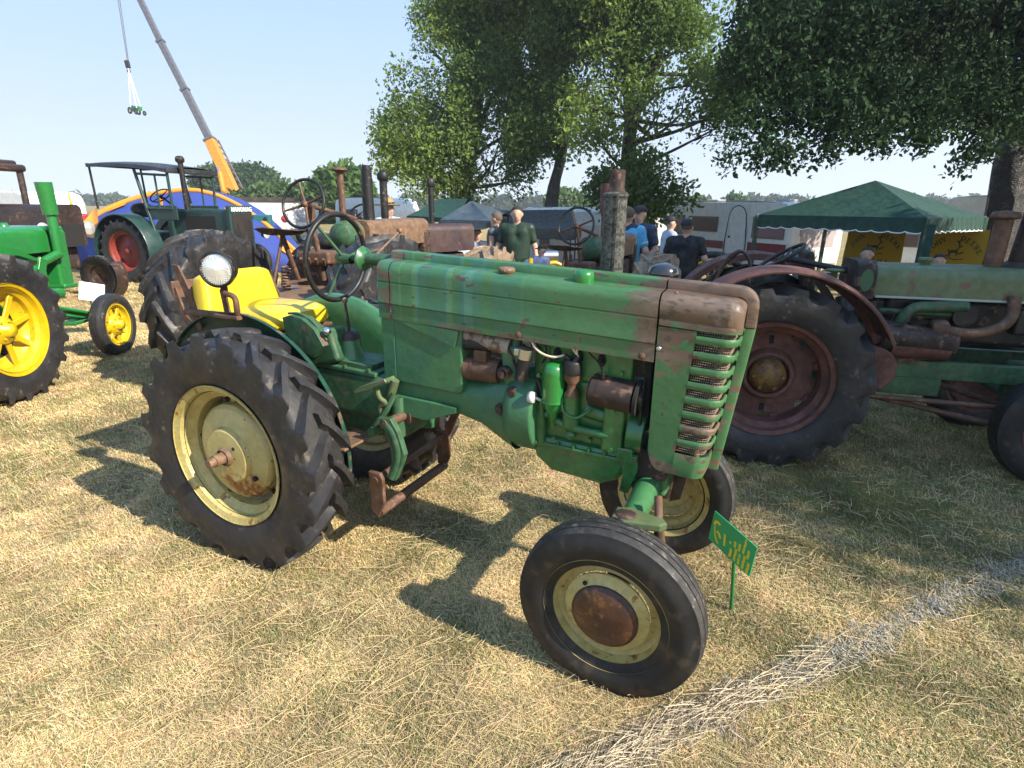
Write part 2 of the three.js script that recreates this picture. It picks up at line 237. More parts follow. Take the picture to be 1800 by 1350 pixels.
  const strip = (x0, ylo, yhi, sg, bul = 0, th = .005, x1 = 9) => {
    const rows = []; for (const [x, z, nx, nz] of plan) { if (x < x0 - 1e-6 || x > x1) continue; const a = typeof ylo === 'function' ? ylo(x) : ylo, r = []; const K = 5; for (let k = 0; k <= K; k++) { const t = k / K, o = bul * Math.sin(PI * t) - (k === 0 || k === K ? .002 : 0); r.push([x + nx * o, lerp(a, yhi, t), sg * (z + nz * o)]); } for (let k = K; k >= 0; k--) r.push([x - nx * th, lerp(a, yhi, k / K), sg * (z - nz * th)]); rows.push(r); }
    const f = rows.map(r => r); const g = grid(f, true); return crease(norm([g, capQ(f[0]), capQ(f[f.length - 1])], false), .5);
  };
  const capQ = r => { const p = []; for (let i = 1; i < r.length - 1; i++) p.push(...r[0], ...r[i], ...r[i + 1]); const g = new THREE.BufferGeometry(); g.setAttribute('position', new THREE.Float32BufferAttribute(p, 3)); g.computeVertexNormals(); return g; };
  for (const sg of [1, -1]) {
    const rb = .07; hoodPart('grille_side_panel', [strip(1.789, x => { const d = x - 1.789; return .792 + (d < rb ? rb - Math.sqrt(Math.max(0, rb * rb - (rb - d) ** 2)) : 0); }, 1.330, sg, 0, .006, 1.9182)]);
    hoodPart('grille_bottom_panel', [strip(1.9184, .792, .878, sg, .002, .006)]);
    for (let j = 0; j < 8; j++) hoodPart('grille_bar', [strip(1.9184, 1.302 - .0543 * j - .0135, 1.302 - .0543 * j + .0135, sg, .0015, .006)]);
    // wire screen behind the slots
    const ws = []; for (let y = .885; y < 1.335; y += .0085) { const p = plan.filter(q => q[0] > 1.9).map(([x, z, nx, nz]) => [x - nx * .016, y, sg * (z - nz * .016)]); ws.push(tube(p, .0011, 14, 4)); }
    for (let i = 0; i < 26; i++) { const c = new THREE.CatmullRomCurve3(plan.filter(q => q[0] > 1.9).map(([x, z, nx, nz]) => V3(x - nx * .0175, 0, sg * (z - nz * .0175)))), q = c.getPointAt(i / 25); ws.push(rod([q.x, .88, q.z], [q.x, 1.334, q.z], .0011, .0011, 4)); }
    hoodPart('wire_screen', ws, M.wire);
  }
  hoodPart('radiator', [box(.10, .50, .24, 1.94, 1.09, 0)], M.dark);
  part('panel_screw', [sph(.009, [1.797, 1.172, .147], [1, 1, .5])], M.steel, JD);
  part('nose_screw', [sph(.007, [1.83, 1.363, .09], [1, .6, 1])], M.rustPale, JD);
  for (const [x, y] of [[1.74, 1.138], [1.255, 1.165]]) part('hood_bolt', [lat([[0, .007], [.009, .005], [.014, 0]], [x, y, .147], 'z', 10)], M.rust, JD);
  // filler caps on the hood
  part('fuel_cap', [lat([[0, .022], [.028, .021], [.034, .014], [.034, .004], [.026, 0], [.026, -.02]], [1.17, 1.393, .078], 'y', 20), box(.02, .012, .075, 1.17, 1.403, .078)], M.rustPale, hood);
  part('radiator_cap', [lat([[0, .042], [.02, .041], [.034, .034], [.038, .02], [.038, -.01], [.03, -.03]], [1.487, 1.381, .072], 'y', 24)], M.greenFresh, hood);
  // battery box under the rear of the hood
  part('battery_box', [plate([[.655, 1.165], [.655, .905], [.67, .893], [.965, .880], [.982, .893], [.985, 1.155]], .27, 0, .008)], M.greenBlue, JD);
  part('cowl_post', [box(.07, .30, .272, .616, 1.035, 0), plate([[.65, 1.175], [.98, 1.15], [.96, 1.08]], .006, .141, .001)], M.greenBlue, JD);
  // steering
  const sw = grp('steering_wheel', JD, [.235, 1.402, 0], [0, 0, -.05]);
  part('wheel_rim', [xf(new THREE.TorusGeometry(.198, .0125, 12, 56), [-.0, 0, 0], [0, PI / 2, 0])], M.black, sw);
  part('spokes', [...[.9, 3.0, 5.1].map(a => rod([.045, .01 * Math.sin(a), .01 * Math.cos(a)], [.0, .195 * Math.sin(a), .195 * Math.cos(a)], .008, .007, 8)), lat([[0, -.03], [.022, -.025], [.026, 0], [.022, .06]], [.03, 0, 0], 'x', 14)], M.greenMid, sw);
  part('steering_column', [rod([.38, 1.405, 0], [.60, 1.402, 0], .027, .03, 18), ...[0, 1, 2, 3, 4].map(i => rod([.31 + i * .014, 1.405, 0], [.318 + i * .014, 1.405, 0], .014, .014, 10)), rod([.26, 1.404, 0], [.4, 1.405, 0], .009)], M.greenMid, JD);
  part('steering_flange', [lat([[.012, -.03], [.03, -.028], [.034, -.012], [.056, -.008], [.058, .004], [.034, .012], [.03, .03]], [.393, 1.405, 0], 'x', 8)], M.green, JD);
  part('throttle_lever', [rod([.42, 1.41, -.04], [.46, 1.52, -.19], .005), sph(.014, [.46, 1.525, -.195])], M.rustPale, JD);
  // seat
  const seat = grp('seat', JD, [-.255, 1.082, -.03]);
  const cushion = () => { const rows = []; for (let i = 0; i <= 24; i++) { const t = i / 24, x = lerp(-.24, .22, t), wd = lerp(.235, .205, t) * Math.sqrt(clamp(1 - Math.max(0, (t - .86) / .2) ** 2)), r = []; for (let k = 0; k < 40; k++) { const a = k / 40 * 2 * PI, ca = Math.cos(a), sa = Math.sin(a), e = .42; const z = wd * Math.sign(ca) * Math.abs(ca) ** e, y = .052 * Math.sign(sa) * Math.abs(sa) ** e * (1 - .55 * Math.max(0, t - .8) ** 1.2 * 3) + (sa > 0 ? .018 * (1 - (z / .235) ** 2) : 0) - .02 * Math.max(0, t - .75) * 4 * (sa > 0 ? 1 : 0); r.push([x, y, z]); } rows.push(r); } return crease(norm([grid(rows, true), capQ(rows[0]), capQ(rows[24])], false), 1.0); };
  part('cushion', [cushion(), tube([[-.2, .04, .2], [-.08, .046, .165], [.1, .047, .15], [.19, .03, .14]], .0035, 20, 6)], M.seat, seat);
  part('backrest', [xf(crease(cushion(), 1), [-.27, .125, 0], [0, 0, PI / 2 + .18], [.43, 1.15, 1.04])], M.seat, seat);
  part('seat_frame', [plate([[-.30, -.08], [-.36, -.02], [-.40, .14], [-.385, .15], [-.345, .02], [-.28, -.06]], .012, .26), plate([[-.30, -.08], [-.36, -.02], [-.36, .14], [-.30, .16], [-.25, .06], [-.25, -.06]], .012, -.27), box(.012, .09, .54, -.405, .135, 0, [0, 0, .1]), box(.50, .02, .40, -.04, -.062, 0), rod([-.2, -.2, .1], [-.1, -.06, .05], .02), rod([-.15, -.25, -.1], [-.1, -.06, -.05], .02)], M.rust, seat);
  // head lamp on the fender
  const lamp = grp('headlamp', JD, [-.13, 1.362, .36], [0, .42, 0]);
  part('lamp_shell', [crease(lat([[0, -.10], [.04, -.095], [.075, -.06], [.089, -.015], [.094, 0], [.094, .02], [.084, .026], [.080, .018]], [0, 0, 0], 'z', 36), .6), box(.03, .05, .03, 0, -.11, -.03)], M.black, lamp);
  part('lens', [lat([[0, .034], [.04, .030], [.079, .016]], [0, 0, 0], 'z', 32), ...[...Array(13)].map((_, i) => { const q = -.068 + i * .0113, L = Math.sqrt(.078 ** 2 - q * q); return box(.002, 2 * L, .003, q, 0, .030 - .0135 * Math.abs(q / .08), [0, 0, 0], .001); }), ...[...Array(13)].map((_, i) => { const q = -.068 + i * .0113, L = Math.sqrt(.078 ** 2 - q * q); return box(2 * L, .002, .003, 0, q, .030 - .0135 * Math.abs(q / .08), [0, 0, 0], .001); })], plain(new THREE.Color(.82, .83, .82), .16, { metalness: .55, clearcoat: 1 }), lamp);
  part('lamp_bracket', [tube([[-.14, 1.25, .34], [-.10, 1.255, .36], [-.05, 1.24, .36], [-.045, 1.19, .36], [-.06, 1.15, .35]], .013, 20, 8), rod([-.14, 1.15, .335], [-.14, 1.27, .345], .014), box(.16, .02, .07, -.12, 1.147, .335), rod([-.44, 1.14, .33], [-.1, 1.145, .33], .017), plate([[-.50, 1.36], [-.46, 1.355], [-.40, 1.24], [-.36, 1.06], [-.385, 1.05], [-.44, 1.22]], .012, .32)], M.rust, JD);
  // fenders: dished plates, outer edge rolled outwards
  for (const sg of [1, -1]) { const pf = [[.12, 0], [.50, 0], [.575, .006], [.602, .018], [.618, .036], [.622, .06], [.618, .06], [.612, .036], [.596, .022], [.57, .010], [.5, .004]], g = lat(sg > 0 ? pf : pf.map(([r, z]) => [r, -z]).reverse(), [0, 0, 0], 'y', 40, 1.45, 3.05); const q = crease(g, .5); q.rotateX(PI / 2); q.translate(-.10, .545, sg * .285); part('fender', [q], sg > 0 ? M.greenDark : M.green, JD); }
  lamp.scale.setScalar(.86);
  // rear end, transmission, levers
  part('rear_axle_housing', [rod([0, .56, -.42], [0, .56, .42], .085, .085, 20), lat([[.10, -.06], [.16, -.03], [.16, .03], [.10, .06]], [0, .56, .27], 'z', 24), lat([[.10, -.06], [.16, -.03], [.16, .03], [.10, .06]], [0, .56, -.27], 'z', 24), box(.5, .34, .30, .0, .68, 0, [0, 0, 0], .04)], M.greenDark, JD);
  part('transmission_case', [box(.46, .22, .29, .40, .79, 0, [0, 0, -.02], .03), box(.5, .16, .24, .40, .66, 0, [0, 0, 0], .04)], M.greenMid, JD);
  part('shift_cover', [box(.36, .022, .27, .36, .905, .015, [0, 0, -.03], .006), box(.20, .03, .19, .40, .925, .03, [0, 0, -.03], .008), ...[-.14, 0, .14].flatMap(x => [.13, -.1].map(z => rod([.36 + x, .912, z + .012], [.36 + x, .926, z + .012], .009, .009, 6)))], M.greenMid, JD);
  part('lever_tower', [lat([[.062, 0], [.058, .02], [.042, .085], [.036, .11]], [.33, .925, .06], 'y', 20)], M.green, JD);
  const gl = part('gear_lever', [lat([[.04, 0], [.036, .018], [.02, .035], [0, .04]], [.33, 1.03, .06], 'y', 16), rod([.33, 1.04, .06], [.318, 1.205, .062], .009, .0065, 10)], M.rustDark, JD);
  part('knob', [sph(.014, [.318, 1.215, .062])], M.rustPale, gl);
  part('lever_quadrant', [plate([[.05, 1.13], [.10, 1.145], [.17, 1.135], [.24, 1.09], [.285, 1.02], [.22, .96], [.12, 1.0], [.06, 1.06]], .07, .16), box(.20, .16, .12, .22, .99, .10, [0, 0, .3], .02), tube([[.06, 1.148, .165], [.13, 1.152, .165], [.21, 1.12, .165], [.285, 1.04, .165]], .006, 20, 6)], M.greenMid, JD);
  part('quadrant_knob', [sph(.019, [.292, 1.085, .165])], M.chrome, JD);
  part('hydraulic_housing', [box(.40, .22, .26, .06, .93, 0, [0, 0, .05], .05)], M.greenDark, JD);
  // torque tube, bell housing
  {
    const secs = [[.60, .85, .125, .10], [.75, .85, .122, .095], [.95, .84, .12, .09], [1.06, .83, .125, .105], [1.15, .825, .14, .15], [1.22, .82, .148, .185]];
    const rows = secs.map(([x, y, a, b]) => [...Array(28)].map((_, k) => { const t = k / 28 * 2 * PI, e = .7; return [x, y - SH * 0 + b * Math.sign(Math.sin(t)) * Math.abs(Math.sin(t)) ** e, a * Math.sign(Math.cos(t)) * Math.abs(Math.cos(t)) ** e]; }));
    part('torque_tube', [crease(grid(rows, true), .6), plate([[.60, .78], [.62, .74], [.80, .73], [.96, .79], [.96, .81], [.62, .82]], .02, .135)], M.greenBlue, JD);
    part('bell_housing', [lat([[0, -.05], [.15, -.05], [.176, -.03], [.185, 0], [.185, .08], [.178, .095], [0, .095]], [1.235, .83, 0], 'x', 44), box(.10, .22, .07, 1.22, 1.0, .085, [0, 0, .12], .02)], M.greenBlue, JD);
    for (const [x, y] of [[1.18, .845], [1.235, .925], [1.19, 1.0]]) part('housing_bolt', [xf(new THREE.CylinderGeometry(.017, .017, .02, 6), [x, y, .158], [PI / 2, 0, 0]), lat([[0, .004], [.026, .003], [.027, -.03]], [x, y, .148], 'z', 18)], M.rustDark, JD);
  }
  // engine
  part('engine_block', [box(.44, .27, .18, 1.52, .865, 0, [0, 0, -.015], .02), box(.40, .14, .20, 1.50, 1.06, -.01, [0, 0, -.03], .015), box(.11, .21, .05, 1.31, .80, .10, [0, 0, .03], .02), box(.085, .20, .06, 1.645, .83, .10, [0, 0, -.03], .02), rod([1.36, .84, .10], [1.46, .81, .115], .016), rod([1.46, .808, .115], [1.63, .80, .115], .017), rod([1.47, .81, .105], [1.47, .94, .105], .035, .035, 18), rod([1.53, .885, .085], [1.62, .87, .085], .035), lat([[0, .02], [.016, .018], [.02, 0]], [1.475, .775, .112], 'z', 14)], M.greenEng, JD);
  part('oil_pan', [plate([[1.33, .70], [1.34, .66], [1.40, .615], [1.60, .60], [1.66, .63], [1.70, .70], [1.70, .715], [1.33, .725]], .22, .0, .02), box(.40, .018, .245, 1.52, .712, .0, [0, 0, -.02]), ...[0, 1, 2, 3, 4, 5].map(i => rod([1.36 + i * .065, .715 - i * .001, .118], [1.36 + i * .065, .735, .118], .007, .007, 6))], M.greenEng, JD);
  for (const x of [1.40, 1.49, 1.58]) part('spark_plug_well', [xf(new THREE.CylinderGeometry(.016, .016, .012, 16), [x, 1.095 - (x - 1.4) * .03, .088], [PI / 2, 0, 0], [1, 1, 1.6]), rod([x, 1.085, .09], [x, 1.10, .12], .007)], M.dark, JD);
  part('oil_filter', [lat([[0, .105], [.03, .10], [.042, .082], [.045, .06], [.045, -.055], [.042, -.06], [.04, -.075], [.022, -.105], [.018, -.13], [0, -.135]], [1.40, .965, .125], 'y', 28), lat([[.047, -.05], [.049, -.055], [.047, -.06]], [1.40, .965, .125], 'y', 28), rod([1.40, .84, .125], [1.40, .80, .115], .012), rod([1.37, .85, .11], [1.45, .88, .11], .010)], M.greenFresh, JD);
  part('filler_knob', [lat([[0, -.014], [.022, -.012], [.024, 0], [.022, .012], [0, .014]], [1.325, .925, .165], 'x', 20), rod([1.335, .922, .155], [1.37, .90, .13], .006)], plain(new THREE.Color(.5, .5, .47), .6), JD);
  part('distributor', [lat([[.03, -.06], [.03, -.05], [.018, -.03], [.018, -.01], [.032, .008], [.034, .03]], [1.475, 1.0, .12], 'y', 22)], M.rust, JD);
  part('distributor_cap', [lat([[.036, .03], [.038, .04], [.036, .075], [.028, .085], [0, .087]], [1.475, 1.0, .12], 'y', 22), rod([1.46, 1.085, .12], [1.44, 1.10, .125], .012), rod([1.485, 1.08, .13], [1.495, 1.10, .12], .012)], M.black, JD);
  part('spark_cable', [tube([[1.44, 1.10, .125], [1.40, 1.092, .14], [1.345, 1.105, .14], [1.31, 1.14, .135], [1.31, 1.19, .12]], .005, 24, 6)], M.cable, JD);
  for (const dx of [0, .02]) part('spark_cable', [tube([[1.495 - dx * .3, 1.10, .12], [1.47 + dx, 1.14, .125], [1.46 + dx * 1.6, 1.19, .11]], .0045, 12, 6)], M.cable, JD);
  part('generator', [rod([1.555, .975, .105], [1.715, .965, .105], .062, .062, 26), rod([1.545, .976, .105], [1.556, .975, .105], .05, .058, 26), rod([1.60, 1.03, .13], [1.60, 1.055, .135], .009), lat([[.0635, -.004], [.0635, .004]], [1.585, .973, .105], 'x', 24)], M.rustDark, JD);
  part('generator_pulley', [rod([1.722, .965, .10], [1.735, .964, .10], .07, .07, 24), rod([1.738, .964, .10], [1.75, .963, .10], .045, .045, 18), box(.03, .30, .05, 1.755, .98, .06)], M.dark, JD);
  part('crank_pulley', [rod([1.70, .815, .05], [1.76, .812, .05], .085, .085, 24), box(.06, .06, .10, 1.70, .735, .08), plate([[1.69, .73], [1.745, .735], [1.75, .68], [1.72, .58], [1.69, .585], [1.70, .66]], .05, .10)], M.greenEng, JD);
  part('starter_motor', [rod([.99, .985, .085], [1.15, .985, .085], .052, .052, 24), lat([[.055, -.005], [.055, .005]], [1.03, .985, .085], 'x', 24), box(.06, .05, .05, 1.07, 1.05, .10)], M.rust, JD);
  part('manifold', [rod([.95, 1.13, .09], [1.20, 1.10, .09], .035, .04, 14)], worn(0x9a9080, { b2: 0x827562, rust: 0x54402f, amt: .35, rough: .8, size: .3 }), JD);
  part('air_hose', [tube([[.93, 1.11, .10], [1.0, 1.095, .10], [1.05, 1.10, .10], [1.10, 1.09, .09]], .03, 20, 10)], M.black, JD); part('water_pipe', [rod([1.225, 1.02, .10], [1.225, 1.15, .09], .022)], M.greenMid, JD);
  part('coil', [rod([1.27, .985, .155], [1.285, 1.075, .15], .024, .026, 16)], M.black, JD);
  part('coil_clamp', [rod([1.285, 1.075, .15], [1.292, 1.115, .15], .03, .03, 16), box(.05, .03, .03, 1.27, 1.10, .155)], M.steel, JD);
  for (const w of [[[1.31, 1.13, .10], [1.34, 1.11, .11], [1.37, 1.08, .10], [1.39, 1.04, .1]], [[1.35, 1.15, .1], [1.36, 1.09, .11], [1.34, 1.05, .1]], [[1.02, 1.12, .11], [1.08, 1.07, .12], [1.16, 1.06, .11], [1.22, 1.0, .12]]]) part('wiring', [tube(w, .003, 16, 5)], M.dark, JD);
  for (const [x, y] of [[1.33, .89], [1.33, .72], [1.29, .86], [1.645, .91], [1.645, .75], [1.40, .74], [1.55, .76], [1.34, 1.01], [1.66, 1.05], [1.43, 1.03], [1.56, 1.02]]) part('engine_bolt', [xf(new THREE.CylinderGeometry(.0095, .0095, .014, 6), [x, y, x < 1.38 || x > 1.62 && y < 1 ? .132 : .10], [PI / 2, 0, 0])], M.greenEng, JD);
  part('fuel_pipe', [tube([[1.20, 1.10, .12], [1.26, 1.00, .13], [1.33, .99, .13], [1.36, .93, .14]], .005, 24, 6)], M.rustDark, JD);
  part('oil_pipe', [tube([[1.44, .93, .13], [1.45, .88, .14], [1.50, .86, .14], [1.56, .90, .13]], .006, 24, 6)], M.greenEng, JD);
  part('generator_wire', [tube([[1.60, 1.055, .135], [1.58, 1.09, .13], [1.54, 1.12, .12], [1.52, 1.16, .11]], .0035, 20, 5)], M.dark, JD);
  part('fan_belt', [tube([[1.745, 1.03, .09], [1.75, 1.09, .0], [1.75, .9, -.04], [1.745, .74, .03], [1.745, .80, .10]], .007, 40, 6, true)], M.black, JD);
  // muffler and air cleaner on the far side
  const muf = part('muffler', [crease(lat([[.03, -.2], [.045, -.02], [.044, .275], [.049, .282], [.049, .29], [.04, .296]], [1.535, 1.40, -.12], 'y', 28), .4), box(.012, .29, .006, 1.553, 1.535, -.078)], M.muffler, JD);
  part('muffler_neck', [crease(lat([[.048, 0], [.042, .004], [.032, .010], [.029, .022], [.029, .085], [.025, .086], [.025, .03]], [1.537, 1.69, -.12], 'y', 24), .4)], M.rustDark, muf);
  part('air_cleaner_cap', [lat([[.03, -.12], [.03, -.03], [.058, -.025], [.06, -.012], [.052, .012], [.03, .024], [0, .028]], [1.735, 1.415, -.135], 'y', 26)], plain(new THREE.Color(.02, .02, .022), .18, { clearcoat: 1 }), JD);
  // pedals, platform, footrest, implement bracket
  for (const z of [.27, -.27]) part('platform', [box(.42, .014, .22, .33, .60, z, [0, 0, .1])], M.rustPale, JD);
  part('brake_pedal', [plate([[.52, .86], [.56, .885], [.69, .935], [.695, .928], [.60, .88], [.525, .852]], .07, .24), tube([[.60, .885, .22], [.615, .83, .22], [.63, .80, .2], [.60, .78, .2], [.60, .70, .18]], .012, 20, 8), rod([.58, .69, .16], [.66, .90, .16], .02)], M.greenPale, JD);
  part('brake_linkage', [tube([[.66, .84, .17], [.63, .77, .19], [.58, .70, .20], [.545, .66, .20]], .014, 20, 8), rod([.56, .655, .16], [.56, .655, .23], .022), rod([.66, .82, .15], [.66, .63, .15], .028)], M.greenMid, JD);
  part('bracket_arm', [tube([[.665, .735, .25], [.70, .70, .25], [.73, .60, .25], [.70, .50, .25], [.685, .47, .25]], .024, 20, 8), plate([[.64, .75], [.70, .755], [.735, .70], [.765, .60], [.75, .56], [.71, .47], [.67, .47], [.70, .56], [.69, .66]], .03, .25)], M.greenMid, JD);
  part('cross_shaft', [rod([.665, .728, .27], [.73, .728, -.25], .022, .022, 14), rod([.69, .725, .14], [.70, .725, .10], .036, .036, 16)], M.rust, JD);
  const bs = plate([[.585, .49], [.64, .49], [.655, .465], [.655, .345], [.62, .27], [.585, .30]], .02, .28);
  part('drawbar_frame', [bs, plate([[.585, .49], [.64, .49], [.655, .465], [.655, .345], [.62, .27], [.585, .30]], .02, -.28), rod([.62, .29, .28], [.62, .29, -.28], .024, .024, 8), rod([.615, .455, .295], [.615, .455, -.295], .018, .018, 12), plate([[.72, .70], [.76, .70], [.655, .46], [.615, .46]], .016, -.28)], M.rust, JD);
  // front axle
  const axY = .585;
  part('front_axle', [rod([1.79, axY + .03, 0], [1.79, axY, .36], .048, .044, 20), rod([1.79, axY + .03, 0], [1.79, axY, -.36], .048, .044, 20), box(.14, .10, .16, 1.79, axY + .03, 0, [0, 0, 0], .02)], M.green, JD);
  part('axle_support', [box(.16, .12, .20, 1.78, .70, 0, [0, 0, 0], .02), plate([[1.88, .69], [1.93, .69], [1.90, .52], [1.86, .50]], .03, -.05), rod([1.72, .66, 0], [1.30, .60, -.02], .022)], M.rustDark, JD);
  for (const sg of [1, -1]) {
    part('steering_knuckle', [rod([1.785, axY - .10, sg * .40], [1.785, axY + .045, sg * .40], .034, .038, 16), lat([[.0, .01], [.03, .008], [.045, 0], [.045, -.02]], [1.785, axY + .06, sg * .40], 'y', 18), rod([1.785, axY - .12, sg * .40], [1.775, .326, sg * .45], .035, .05, 16), rod([1.77, .328, sg * .45], [1.77, .326, sg * .50], .03)], M.rustDark, JD);
    part('steering_arm', [plate([[1.75, -.03], [1.79, -.045], [1.90, -.02], [1.915, 0], [1.90, .02], [1.79, .045], [1.75, .03]].map(([x, z]) => [x - 1.785, z]), .028, 0, .006).rotateX(PI / 2).translate(1.785, axY + .05, sg * .395)], M.greenPale, JD);
    part('tie_rod', [rod([1.895, axY + .04, sg * .385], [1.905, axY - .05, sg * .38], .017, .02, 12), sph(.026, [1.903, axY - .075, sg * .38], [1, 1.2, 1]), rod([1.895, axY + .035, sg * .385], [1.87, axY + .10, sg * .30], .014, .014, 10)], M.rust, JD);
  }
  // wheels
  const discTex = dtex(512, 512, (u, v) => { const x = (u - .5) * .6, y = (v - .5) * .6, n = fbm(u, v, 8, 5, 811), m = fbm(u, v, 30, 3, 813), r = Math.hypot(x, y); let c = mix3(hex(0xb8aa72), hex(0xa89a5e), n); c = c.map(q => q * (.93 + .14 * m)); const st = Math.exp(-((x - .06) ** 2 + (y + .15) ** 2) / .008) * 1.3 + .5 * Math.exp(-((r - .232) ** 2) / .00008) + .55 * Math.exp(-((r - .13) ** 2) / .00003); c = mix3(c, mix3(hex(0x9a5a1c), hex(0x5a3214), m), clamp(st * sst(.3, .62, n * .6 + m * .4) * 1.4)); c = mix3(c, hex(0x3a2614), .9 * sst(.68, .74, m * .7 + n * .3)); return c; }, true, 1 / .6); discTex.offset.set(.5, .5);
  const discMat = new THREE.MeshPhysicalMaterial({ map: discTex, roughness: .6, roughnessMap: roughT, bumpMap: bumpT, bumpScale: .0008 });
  const rTy = lugTyre({ R: .562, W: .238, rim: .312, n: 19, depth: .034, skew: .66, lw: .026, hand: 1 });
  for (const sg of [1, -1]) {
    const w = grp('rear_wheel', JD, [0, .555, sg * .464], [0, sg > 0 ? 0 : PI, 0]);
    const ty = part('tyre', rTy, M.rubber, w); if (sg < 0) ty.rotation.z = .1;
    part('rim', wheelRim(.312, .108), M.yellowPale, w);
    part('wheel_disc', [crease(lat([[.22, -.06], [.234, -.04], [.234, .0], [.228, .035], [.212, .050], [.135, .072], [.128, .088], [.12, .094], [.0, .098]], [0, 0, 0], 'z', 48), .45), ...[.5, 1.75, 3.0, 4.3, 5.5].map(a => box(.075, .07, .014, .255 * Math.cos(a), .255 * Math.sin(a), -.002, [0, 0, a]))], discMat, w);
    for (const b of bolts(5, .246, .012, .013, .5, .03)) part('clamp_bolt', [b], M.rustDark, w);
    part('hub_nut', [lat([[.045, .092], [.045, .102], [.036, .112]], [0, 0, 0], 'z', 24), xf(new THREE.CylinderGeometry(.03, .03, .05, 6), [0, 0, .13], [PI / 2, 0, 0]), rod([0, 0, .15], [0, 0, .185], .022, .020, 16)], M.rustPale, w);
    part('dust_plug', [rod([.06, .05, .09], [.06, .05, .0985], .008)], M.dark, w); part('dust_plug', [rod([.14, -.09, .04], [.14, -.09, .075], .012)], M.dark, w);
  }
  const fTy = ribTyre({ R: .328, W: .148, rim: .200, grooves: 4, only: 'side' }), fTr = ribTyre({ R: .328, W: .148, rim: .200, grooves: 4, only: 'tread', gd: .012 });
  for (const sg of [1, -1]) {
    const w = grp('front_wheel', JD, [1.7684, .322, sg * .478], [sg * .0285, sg > 0 ? -.026 : PI - .026, 0]);
    part('tyre', fTy, M.rubberSide, w); part('tread', fTr, M.tread, w);
    part('rim', [...wheelRim(.198, .062)], M.yellowPale, w);
    part('wheel_disc', [crease(lat([[.150, .02], [.150, .028], [.128, .04], [.113, .05], [.10, .05], [.02, .045]], [0, 0, 0], 'z', 40), .6), rod([-.09, .10, .0], [-.09, .10, .032], .01)], M.yellowPale, w);
    part('hub_cap', [lat([[.118, .044], [.116, .056], [.10, .068], [.06, .078], [0, .082]], [0, 0, 0], 'z', 40)], M.hub, w);
    part('valve_hole', [xf(new THREE.CylinderGeometry(.008, .008, .004, 12), [-.075, .105, .0455], [PI / 2 - .3, 0, 0])], M.dark, w);
  }
}
// pixel of the 1800x1350 photograph at a depth along the view axis -> world point
const PT = .3059, cP = Math.cos(PT), sP = Math.sin(PT);
function at(px, py, D) { let u = (px - 900) / 995.47, v = (py - 675) / 995.47; const c = Math.cos(.0085), s = Math.sin(.0085);[u, v] = [c * u + s * v, -s * u + c * v]; return [u * D, 1.646 - v * D * cP - D * sP, v * D * sP - D * cP]; }
// ================= OTHER TRACTORS =================
const tyreCache = {};
function getTyre(kind, o) { const k = kind + JSON.stringify(o); return tyreCache[k] ||= kind === 'lug' ? lugTyre(o) : ribTyre(o); }
function roundHood(x0, x1, y0, y1, hw, r = .09, n = 8, taper = 1) {
  const prof = k => { const p = [[hw, y0]], w = hw * k; p[0][0] = w; for (let i = 0; i <= n; i++) { const t = i / n * PI / 2; p.push([w - r * (1 - Math.cos(t)), y1 - r + r * Math.sin(t)]); } return p.concat(p.slice().reverse().map(([z, y]) => [-z, y])); };
  const rows = [0, .3, .6, .9, 1].map(t => prof(lerp(1, taper, t)).map(([z, y]) => [lerp(x0, x1, t), y, z]));
  const cap = r0 => { const g = [], c = [r0[0][0], (y0 + y1) / 2, 0]; for (let i = 0; i < r0.length; i++) g.push(...c, ...r0[i], ...r0[(i + 1) % r0.length]); const q = new THREE.BufferGeometry(); q.setAttribute('position', new THREE.Float32BufferAttribute(g, 3)); q.computeVertexNormals(); return q; };
  return crease(norm([grid(rows), cap(rows[0]), cap(rows[4])], false), .6);
}
